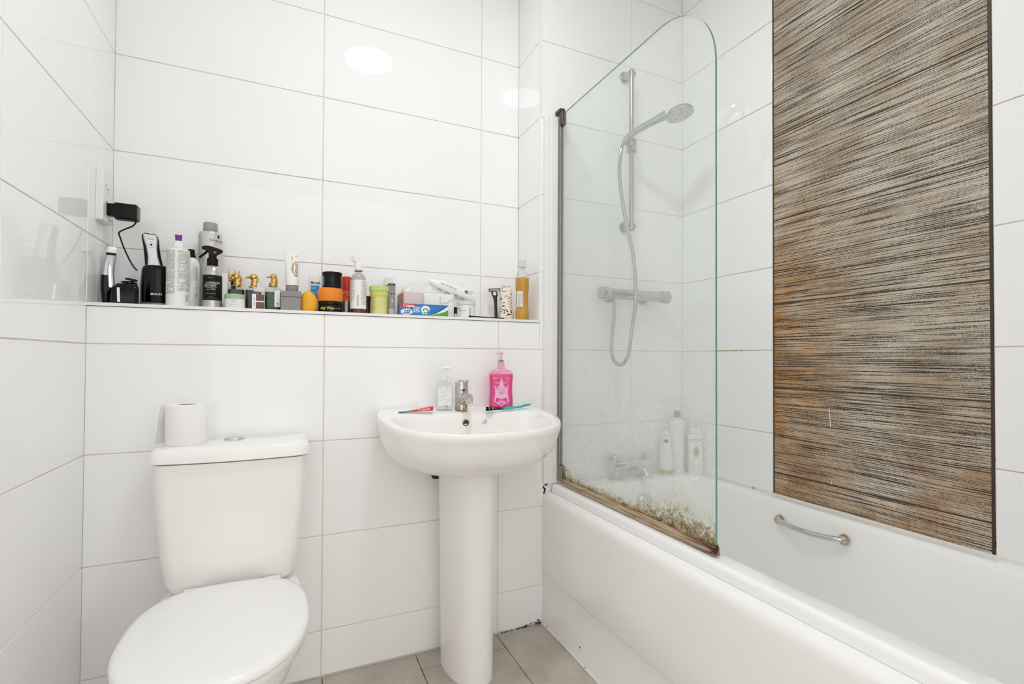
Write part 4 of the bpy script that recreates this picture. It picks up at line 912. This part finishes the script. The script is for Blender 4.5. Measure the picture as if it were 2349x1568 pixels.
lp = [(.03, .012, .065), (.022, .0, .078), (.024, .0, .09)]
B().tube(spline([(-.015+.055, -.0508, .078), (.036, -.0508, .060), (.044, -.0508, .050), (.052, -.0508, .058), (.062, -.0508, .054), (.070, -.0508, .062), (.082, -.0508, .066), (.086, -.0508, .076)], 5), .0006, 6).obj('printed_outline', plain('rose_print', 'B08A8C', .5), t)
# toothpaste box
t = thing('toothpaste_box', 'blue toothpaste carton with red banner on the ledge front', 'box', ON(.932, .022), -2)
CW, CH, CD = .172, .040, .034
bevel_box(-CW/2, CW/2, -CD/2, CD/2, 0, CH, .0012, .0006, 2).obj('carton', plain('toothpaste_blue', '2E79C0', .3, var=.03), t)
yf = -CD/2-.0003
def shape(nm, pts, mat, par, lay=1): return mesh_obj(nm, [(x, yf-.00012*lay, z) for x, z in pts], [tuple(range(len(pts)))], mat, par, 0)
arcp = lambda cx, cz, rx, rz, a0, a1, n=20: [(cx+rx*math.cos(math.radians(a0+(a1-a0)*i/n)), cz+rz*math.sin(math.radians(a0+(a1-a0)*i/n))) for i in range(n+1)]
def swoosh(a, b_, n=16):  # a,b: functions of x in 0..1
    return [a(i/n) for i in range(n+1)]+[b_(i/n) for i in range(n, -1, -1)]
x1_ = CW/2-.0006
shape('white_swoosh', swoosh(lambda s: (.018+s*(x1_-.018), .004+.034*s**1.7), lambda s: (.018+s*(x1_-.018), .003+.020*s**1.9)), MT['inkw'], t)
shape('dark_swoosh', swoosh(lambda s: (.022+s*(x1_-.022), .008+.0315*s**1.3), lambda s: (.022+s*(x1_-.022), .006+.031*s**1.6)), plain('navy_print', '1B4A94', .3), t, 2)
shape('green_swoosh', swoosh(lambda s: (.004+s*(x1_-.004), .003+.0185*s**2), lambda s: (.004+s*(x1_-.004), .0008+.001*s)), plain('green_print', '4FA52E', .3), t, 2)
rb = shape('red_banner', [(-CW/2+.0006, CH-.0006), (-CW/2+.0006, CH-.008)]+arcp(-.057, CH-.001, .032, .0145, 205, 360, 18)+[(-.022, CH-.0006)], plain('red_print', 'C8202C', .3), t, 1)
lettering('Colgate', .0125, MT['inkw'], rb, CH-.0072, y=yf-.0005, x=-.0545, bold=.0003)
st_ = [(-.0615+(.023 if i % 2 else .018)*math.cos(2*pi*i/28), .0115+(.0125 if i % 2 else .0095)*math.sin(2*pi*i/28)) for i in range(28)]
sb = shape('white_burst', [(max(x, -CW/2+.0006), max(z, .0008)) for x, z in st_], MT['inkw'], t, 2)
NV = plain('navy_ink', '1C2E6E', .4)
lettering('Triple', .0088, NV, sb, .0155, y=yf-.0006, x=-.0605, shear=.2, bold=.0003); lettering('Action', .0088, NV, sb, .0082, y=yf-.0006, x=-.0615, shear=.2, bold=.0003)
flat_patch('blurb_print', print_mat('toothpaste_blurb', '3A8AD0', 'E6F1FA', 7, 9, 2.), t, -.040, -.014, yf-.0004, .010, .030)
shape('tooth_mark', arcp(.004, .021, .016, .014, 20, 200, 16)+[(-.009, .010), (-.004, .0035), (.0, .009), (.004, .0035), (.012, .009), (.018, .018)], MT['inkw'], t, 3)
shape('blue_swirl', swoosh(lambda s: (.004+.010*math.cos(3.6-4.2*s), .019+.007*math.sin(3.6-4.2*s)), lambda s: (.004+.006*math.cos(3.6-4.2*s), .019+.0038*math.sin(3.6-4.2*s))), plain('swirl_blue', '2C7FC6', .3), t, 4)
shape('green_swirl', swoosh(lambda s: (.004+.0125*math.cos(-2.4+2.6*s), .017+.0085*math.sin(-2.4+2.6*s)), lambda s: (.004+.0085*math.cos(-2.4+2.6*s), .017+.005*math.sin(-2.4+2.6*s))), plain('swirl_green', '57B04A', .3), t, 4)
lettering('~25% EXTRA', .0042, MT['inkw'], t, .0165, y=yf-.0006, x=.062)
# plastic roll
t = thing('plastic_roll', 'white printed plastic roll lying on the cotton pack and jar', 'roll', (1.073, .125, ZS+.112), 0)
dirv = Vector((.185, .0, -.062)).normalized(); secs = []
for i in range(15):
    s = i/14; r = .026*(min(1, .35+2.2*min(s, .25)) if s < .3 else 1)*(1 if s < .93 else .8)
    c = dirv*(-.098+.19*s)
    a_ = dirv.cross(Vector((0, 1, 0))).normalized()
    secs.append([c+Vector((0, 1, 0))*r*math.cos(2*pi*j/22)+a_*r*(1+.10*math.sin(j*1.9+i*.8)*random.random())*math.sin(2*pi*j/22) for j in range(22)])
B().loft(secs).obj('roll_body', plain('white_film', 'F2F2F1', .2, var=.05), t, 50)
def on_roll(s_, size, along, ang, mat):
    v, f = text_geo(s_, size); out = []; a_ = dirv.cross(Vector((0, 1, 0))).normalized()
    for p in v:
        th = ang+p[1]/.0268; q = dirv*(along+p[0])+(Vector((0, -1, 0))*math.cos(th)+(-a_)*math.sin(th)*-1*(-1 if a_.z > 0 else 1))*.0275
        out.append(q)
    mesh_obj('lettering', out, f, mat, t, 0)
for s_, sz, al, an in (('~pure soft', .012, -.038, .85), ('~cotton', .014, .028, .75), ('~100% recyclable', .009, -.03, -.1), ('~wipe', .013, .075, -.75), ('//', .02, .062, -.45)): on_roll(s_, sz, al, an, MT['ink'])
on_roll('O', .021, .046, -.35, MT['ink']); on_roll('▲', .009, .046, -.35, MT['ink'])
# white jar, black cap item, razor, stick
t = bottle('cream_jar', 'squat white jar with matching lid under the plastic roll', 'jar', ON(1.104, .060), face(1.1), [(.032, 0), (.034, .002), (.034, .046), (.0325, .048)], MT['white'], [(.0335, .0485), (.0348, .0495), (.0348, .0605), (.033, .062), (.01, .062)], plain('off_white_lid', 'E2DED8', .35), seg=40)
lettering('~daily', .0085, MT['inkgrey'], t, .036, r=.0343, a=-52); lettering('~moisturiser', .006, MT['inkgrey'], t, .027, r=.0343, a=-28)
arc_patch('barcode', MT['barcode'], t, .0343, .012, .04, 20, 30, 4)
bottle('lip_balm', 'small black lidded stick beside the white jar', 'lip balm', ON(1.053, .030), 0, [(.0052, 0), (.0056, .001), (.0056, .014)], MT['silver'], [(.0058, .0142), (.006, .015), (.006, .037), (.005, .038)], MT['blackm'])
t = thing('razor', 'dark metal razor leaning upright against the recess tiles', 'razor', ON(1.244, .118), face(1.23))
GM = plain('gunmetal', '4A423E', .25, .8, var=.2)
B().loft([[Vector((x+hw*math.cos(2*pi*j/14), y+.006*math.sin(2*pi*j/14), z)) for j in range(14)] for x, y, z, hw in ((.006, 0, 0.001, .0055), (.0055, .004, .02, .0065), (.004, .012, .05, .0062), (.003, .02, .075, .0068), (.001, .026, .095, .008), (-.001, .03, .108, .0125), (-.002, .032, .116, .0135), (-.003, .034, .124, .008))]).obj('handle', GM, t)
B().loft([[Vector((x, y, z)) for x, y, z in ((-.024+dx, .024+dy, .118+dz), (.018-dx, .024+dy, .122+dz), (.020-dx, .030+dy, .134+dz), (-.026+dx, .030+dy, .132+dz))] for dx, dy, dz in ((0, 0, 0), (.001, .012, .003))]).obj('razor_head', MT['blackm'], t, 0)
for i in range(4): B().cyl((-.022, .0245+.0012*i, .1215+.0026*i), (.017, .0245+.0012*i, .1243+.0026*i), .0007, seg=6).obj('blade', MT['chrome'], t)
B().lathe([(.0075, 0), (.0078, .001), (.005, .002)], 18).obj('pivot_dome', MT['chrome'], t).matrix_local = Matrix.Translation((-.001, .0222, .112)) @ Matrix.Rotation(math.radians(75), 4, 'X')
t = thing('brow_brush', 'thin black stick lying along the ledge before the razor', 'brush', (1.168, .006, ZS+.0042), 3)
B().tube([(-.068, 0, 0), (-.06, 0, 0), (.07, 0, -.0015)], [.0028, .0021, .0019], 10).obj('stick', MT['blackm'], t); B().ell((-.069, 0, 0), (.0055, .004, .004), 12).obj('tip', MT['blackm'], t)
# terrazzo pouch
k = NT('terrazzo_print').set('E6D8CE', .6); g = k.n('ShaderNodeTexCoord').outputs['Object']
vo = k.n('ShaderNodeTexVoronoi', i_Scale=150, i_Randomness=1.); k.l(g, vo.inputs['Vector']); vs = k.xyz(vo.outputs['Color'])
spot = k.math('MULTIPLY', k.math('LESS_THAN', vo.outputs['Distance'], k.ramp(vs[1], 0, 1, .1, .62)), k.math('GREATER_THAN', vs[0], .45))
k.l(k.mix(spot, 'EEE4DB', k.mix(k.math('GREATER_THAN', vs[2], .5), '5A3A2A', '2C1E1A')), k.b.inputs['Base Color'])
t = thing('cosmetic_pouch', 'cream pouch with brown speckle print beside the amber bottle', 'pouch', ON(1.296, .122), face(1.29))
n = 28; secs = []
for i in range(11):
    s = i/10; z = .142*s; rx = .030*(1-.28*s)+.002*math.sin(s*9); ry = .022*(1-s)**.7+.002
    secs.append([(rx*math.cos(2*pi*j/n)-.004*s+.001*math.sin(j*3+i), ry*math.sin(2*pi*j/n)+.02*s, z) for j in range(n)])
B().loft(secs).obj('fabric', k.m, t, 60)
B().box(-.023, .016, .0175, .0225, .141, .147).obj('top_seam', plain('cream_seam', 'D9C3B2', .6), t, 0)
# amber bottle
t = thing('mouthwash_bottle', 'clear bottle of amber liquid with ribbed cap at recess corner', 'bottle', ON(1.333, .052), face(1.33)+12)
pr = [(.0255, 0), (.0275, .003), (.0285, .03), (.0275, .042), (.0255, .046), (.0255, .115), (.0275, .120), (.028, .150), (.0275, .170), (.024, .184), (.0165, .194), (.0125, .198), (.0125, .204)]
B().lathe(pr, 36).obj('body', MT['clear'], t)
AM = plain('amber_liquid', 'D8A028', .1, var=.25, scale=25)
B().lathe([(r*.95, z+.002) for r, z in pr[:8]]+[(.0265, .166)], 36).obj('liquid', AM, t)
B().lathe([(.0145, .2042), (.0155, .205), (.0155, .2085), (.0135, .209)], 26).obj('neck_ring', MT['clear'], t)
B().lathe([(.0142, .2095), (.0148, .210), (.0148, .233), (.0135, .2365), (.004, .2368)], 26).obj('cap', clear('cap_plastic', 'DDE5E8', .5), t)
lb = arc_patch('label', MT['inkw'], t, .0262, .052, .112, -62, -8, 10); arc_patch('label_print', print_mat('mouthwash_print', 'F1F1EF', '77777A', 16, 9, 8.), lb, .0264, .064, .108, -58, -12, 10); arc_patch('barcode', MT['barcode'], lb, .0264, .054, .062, -52, -24, 6)
# ------------------------------------------------------------------ things on the basin
ZL = lambda y: .850+.085*y
t = thing('soap_dispenser', 'clear pump bottle of hand soap beside the basin tap', 'soap dispenser', (.982, -.072, ZL(-.072)-.0002), face(.98)+4)
rq = lambda h, d, r, z: rrect(-h, h, -d, d, r, z)
B().loft([rq(.027, .016, .008, 0), rq(.0285, .0175, .009, .002), rq(.0285, .0175, .009, .072), rq(.027, .0165, .010, .082), rq(.020, .014, .010, .092), rq(.0115, .0115, .0112, .097), rq(.011, .011, .0108, .100)]).obj('bottle', MT['clear'], t)
B().loft([rq(.026, .015, .007, .003), rq(.0262, .0155, .008, .035)]).obj('soap', MT['milky'], t)
fp = flat_patch('label', print_mat('soap_print', 'F4F4F2', '9A9A9A', 30, 46, 11., .52), t, -.021, .023, -.0178, .014, .078); flat_patch('barcode', MT['barcode'], fp, .001, .012, -.0179, .006, .0165)
B().lathe([(.0118, .1002), (.0125, .101), (.0125, .113), (.011, .114)], 22).obj('collar', MT['white'], t)
B().cyl((0, 0, .114), (0, 0, .136), .0045, seg=12).obj('pump_stem', MT['white'], t)
B().tube(spline([(-.008, 0, .139), (.004, 0, .141), (.016, -.002, .141), (.027, -.004, .138)]), [.006]*6+[.0055]*6+[.004]*7, 12).obj('pump_head', MT['white'], t)
t = thing('soap_dispenser', 'bright pink pump bottle of hand wash on basin ledge', 'soap dispenser', (1.193, -.068, ZL(-.068)-.0002), face(1.19)+4)
lv = [(.039, .020, .010, 0), (.042, .0225, .012, .003), (.042, .0225, .012, .03), (.040, .0215, .012, .055), (.0405, .022, .012, .085), (.0425, .0225, .013, .105), (.0425, .0225, .014, .118), (.040, .0215, .015, .125), (.030, .018, .015, .133), (.016, .0145, .0135, .138), (.0115, .0115, .0112, .140)]
B().loft([rq(*q) for q in lv]).obj('bottle', clear('pink_clear_bottle', 'FFE3EC', .06), t)
k = NT('pink_soap').set('EE0E86', .12); k.b.inputs['Emission Strength'].default_value = 0; MT['pinksoap'] = plain('pink_liquid_soap', 'E60496', .15, var=.12, scale=12)
B().loft([rq(h-.0012, d-.0012, max(r-.001, .002), z+(.002 if z == 0 else 0)) for h, d, r, z in lv[:7]]).obj('soap', MT['pinksoap'], t)
B().lathe([(.0118, .1402), (.0128, .141), (.0128, .156), (.0095, .157), (.0095, .161)], 24).obj('collar', MT['clearpink'], t)
B().lathe([(.0085, .1612), (.009, .1615), (.009, .168), (.008, .169)], 20).obj('lock_ring', MT['grey'], t)
B().cyl((0, 0, .169), (0, 0, .190), .0042, seg=12).obj('pump_stem', MT['clearpink'], t)
B().tube(spline([(.009, 0, .194), (-.002, 0, .195), (-.014, -.003, .194), (-.022, -.005, .191)]), [.0055]*6+[.005]*6+[.0036]*7, 12).obj('pump_head', plain('pink_pump', 'F1C6CF', .3), t)
PKP = plain('pale_pink_print', 'F3BBD6', .4); yq = -.0232
def pl(nm, pts, mat, par, d=0.): return mesh_obj(nm, [(x, yq-d, z) for x, z in pts], [tuple(range(len(pts)))], mat, par, 0)
e1 = pl('emblem', [(0, .108), (-.0085, .076), (-.018, .072), (-.025, .080), (-.0225, .064), (-.022, .045), (-.025, .033), (-.026, .022), (0, .004), (.026, .022), (.025, .033), (.022, .045), (.0225, .064), (.025, .080), (.018, .072), (.0085, .076)], PKP, t)
pl('emblem_field', [(-.022, .0235), (0, .0085), (.022, .0235), (.018, .036), (0, .030), (-.018, .036)], MT['pinksoap'], e1, .0002)
for i in range(7):
    a = math.radians(-66+22*i); pl('leaf', [(math.sin(a)*.004, .0095+math.cos(a)*.003), (math.sin(a-.15)*.014, .0105+math.cos(a-.15)*.014), (math.sin(a)*.02, .0105+math.cos(a)*.0195), (math.sin(a+.15)*.014, .0105+math.cos(a+.15)*.014)], PKP, e1, .0004)
lettering('PROTECT', .0092, PKP, t, .0865, y=yq-.0003, sx=1.12); lettering('~CARE', .0050, PKP, t, .079, y=yq-.0003)
DP = plain('deep_pink_print', '8A0E54', .4)
lettering('~FEEL FINE', .0088, DP, e1, .068, y=yq-.0006, bold=.0002); lettering('~ANTI-BACTERIAL', .0042, DP, e1, .0605, y=yq-.0006); lettering('RASPBERRY', .0056, plain('mid_pink_print', 'D8308A', .4), e1, .0535, y=yq-.0006); lettering('RIPPLE', .0048, DP, e1, .0475, y=yq-.0006)
yb2 = pl('value_badge', [(-.030, .099), (-.0145, .101), (-.0125, .1075), (-.0295, .1075)], plain('badge_yellow', 'E8A53C', .4), t); lettering('~EXTRA', .0036, MT['ink'], yb2, .1052, y=yq-.0004, x=-.0215); lettering('~VALUE', .0036, MT['ink'], yb2, .1016, y=yq-.0004, x=-.0215)
lettering('Vegan', .0065, PKP, t, .103, y=yq-.0003, x=.022, shear=.3); lettering('500ml e', .0042, PKP, t, .010, y=yq-.0003, x=-.026)
# toothpaste tube lying on the basin
t = thing('toothpaste_tube', 'squeezed red white and blue toothpaste tube lying on basin', 'toothpaste', (.884, -.098, ZL(-.098)), -17)
secs = []; mi = []
NS = 16
for i in range(NS+1):
    s = i/NS; x = -.052+.104*s; hy = .009+.011*s; hz = .0025+.0185*(s**1.3)*(1-.05*s)
    secs.append([(x, hy*math.cos(2*pi*j/20)-.003*s, max(.0004, .0004+hz/2+hz/2*math.sin(2*pi*j/20)*(1 if math.sin(2*pi*j/20) > 0 else .96))) for j in range(20)])
bb = B().loft(secs); RED = plain('toothpaste_red', 'D8231F', .3); TB = plain('toothpaste_cyan', '5AA3D6', .3)
fm = []
for i in range(NS):
    for j in range(20):
        zf = math.sin(2*pi*(j+.5)/20)
        fm.append(2 if i < 3+2*zf else (1 if zf > -.45 else 0))
fm += [2, 0]
mesh_obj('tube_body', bb.v, bb.f, None, t, 50, mats=[MT['white'], RED, TB], fm=fm)
v, f = text_geo('Colgate', .013, .2); out = []
for p in v:
    x = .022+p[0]; s = (x+.052)/.104; hy = .009+.011*s; hz = .0025+.0185*s**1.3; th = .35+p[1]/(.012)
    out.append((x, -hy*math.cos(th)*1.03-.003*s-.0004, .0004+hz/2+hz/2*math.sin(th)*1.03))
mesh_obj('lettering', out, f, MT['inkw'], t, 0)
B().box(-.060, -.051, -.009, .009, .0006, .0026).obj('crimp', TB, t, 0)
# toothbrush
t = thing('toothbrush', 'teal and black toothbrush lying on the basin ledge', 'toothbrush', (1.196, -.122, ZL(-.122)), 10)
TE = plain('teal_plastic', '2FB8AE', .35)
B().loft([[(x, hw*math.cos(2*pi*j/14), z+hh*math.sin(2*pi*j/14)) for j in range(14)] for x, hw, hh, z in ((-.015, .003, .0025, .005), (-.008, .0055, .0045, .006), (.01, .0065, .005, .0065), (.035, .0055, .004, .0065), (.06, .006, .0042, .0085), (.085, .0055, .0038, .0125), (.098, .0035, .003, .0145))]).obj('handle', TE, t)
gp = B().loft([[(x, hw*math.cos(2*pi*j/12), .0105+.0016*math.sin(2*pi*j/12)+(x-.06)*.16) for j in range(12)] for x, hw in ((.056, .003), (.06, .0052), (.078, .0052), (.083, .003))]).obj('grip_pad', MT['blackm'], t)
B().tube([(-.062, 0, .0046), (-.04, 0, .0044), (-.014, 0, .005)], [.0026, .0026, .0035], 10).obj('neck', MT['black'], t)
for i in range(3): B().lathe([(.0046, 0), (.0046, .0022)], 14).obj('neck_ring', TE, t).matrix_local = Matrix.Translation((-.028+.005*i, 0, .0048)) @ Matrix.Rotation(pi/2, 4, 'Y')
B().loft([rrect(-.088, -.060, -.0065, .0065, .005, z) for z in (.0016, .0052)]).obj('head', MT['blackm'], t)
for i in range(4):
    B().loft([rrect(-.086+.0065*i, -.081+.0065*i, -.0055, .0055, .0015, z) for z in (.0053, .0145-.002*(i % 2))]).obj('bristles', TE if i % 2 else MT['blackm'], t)
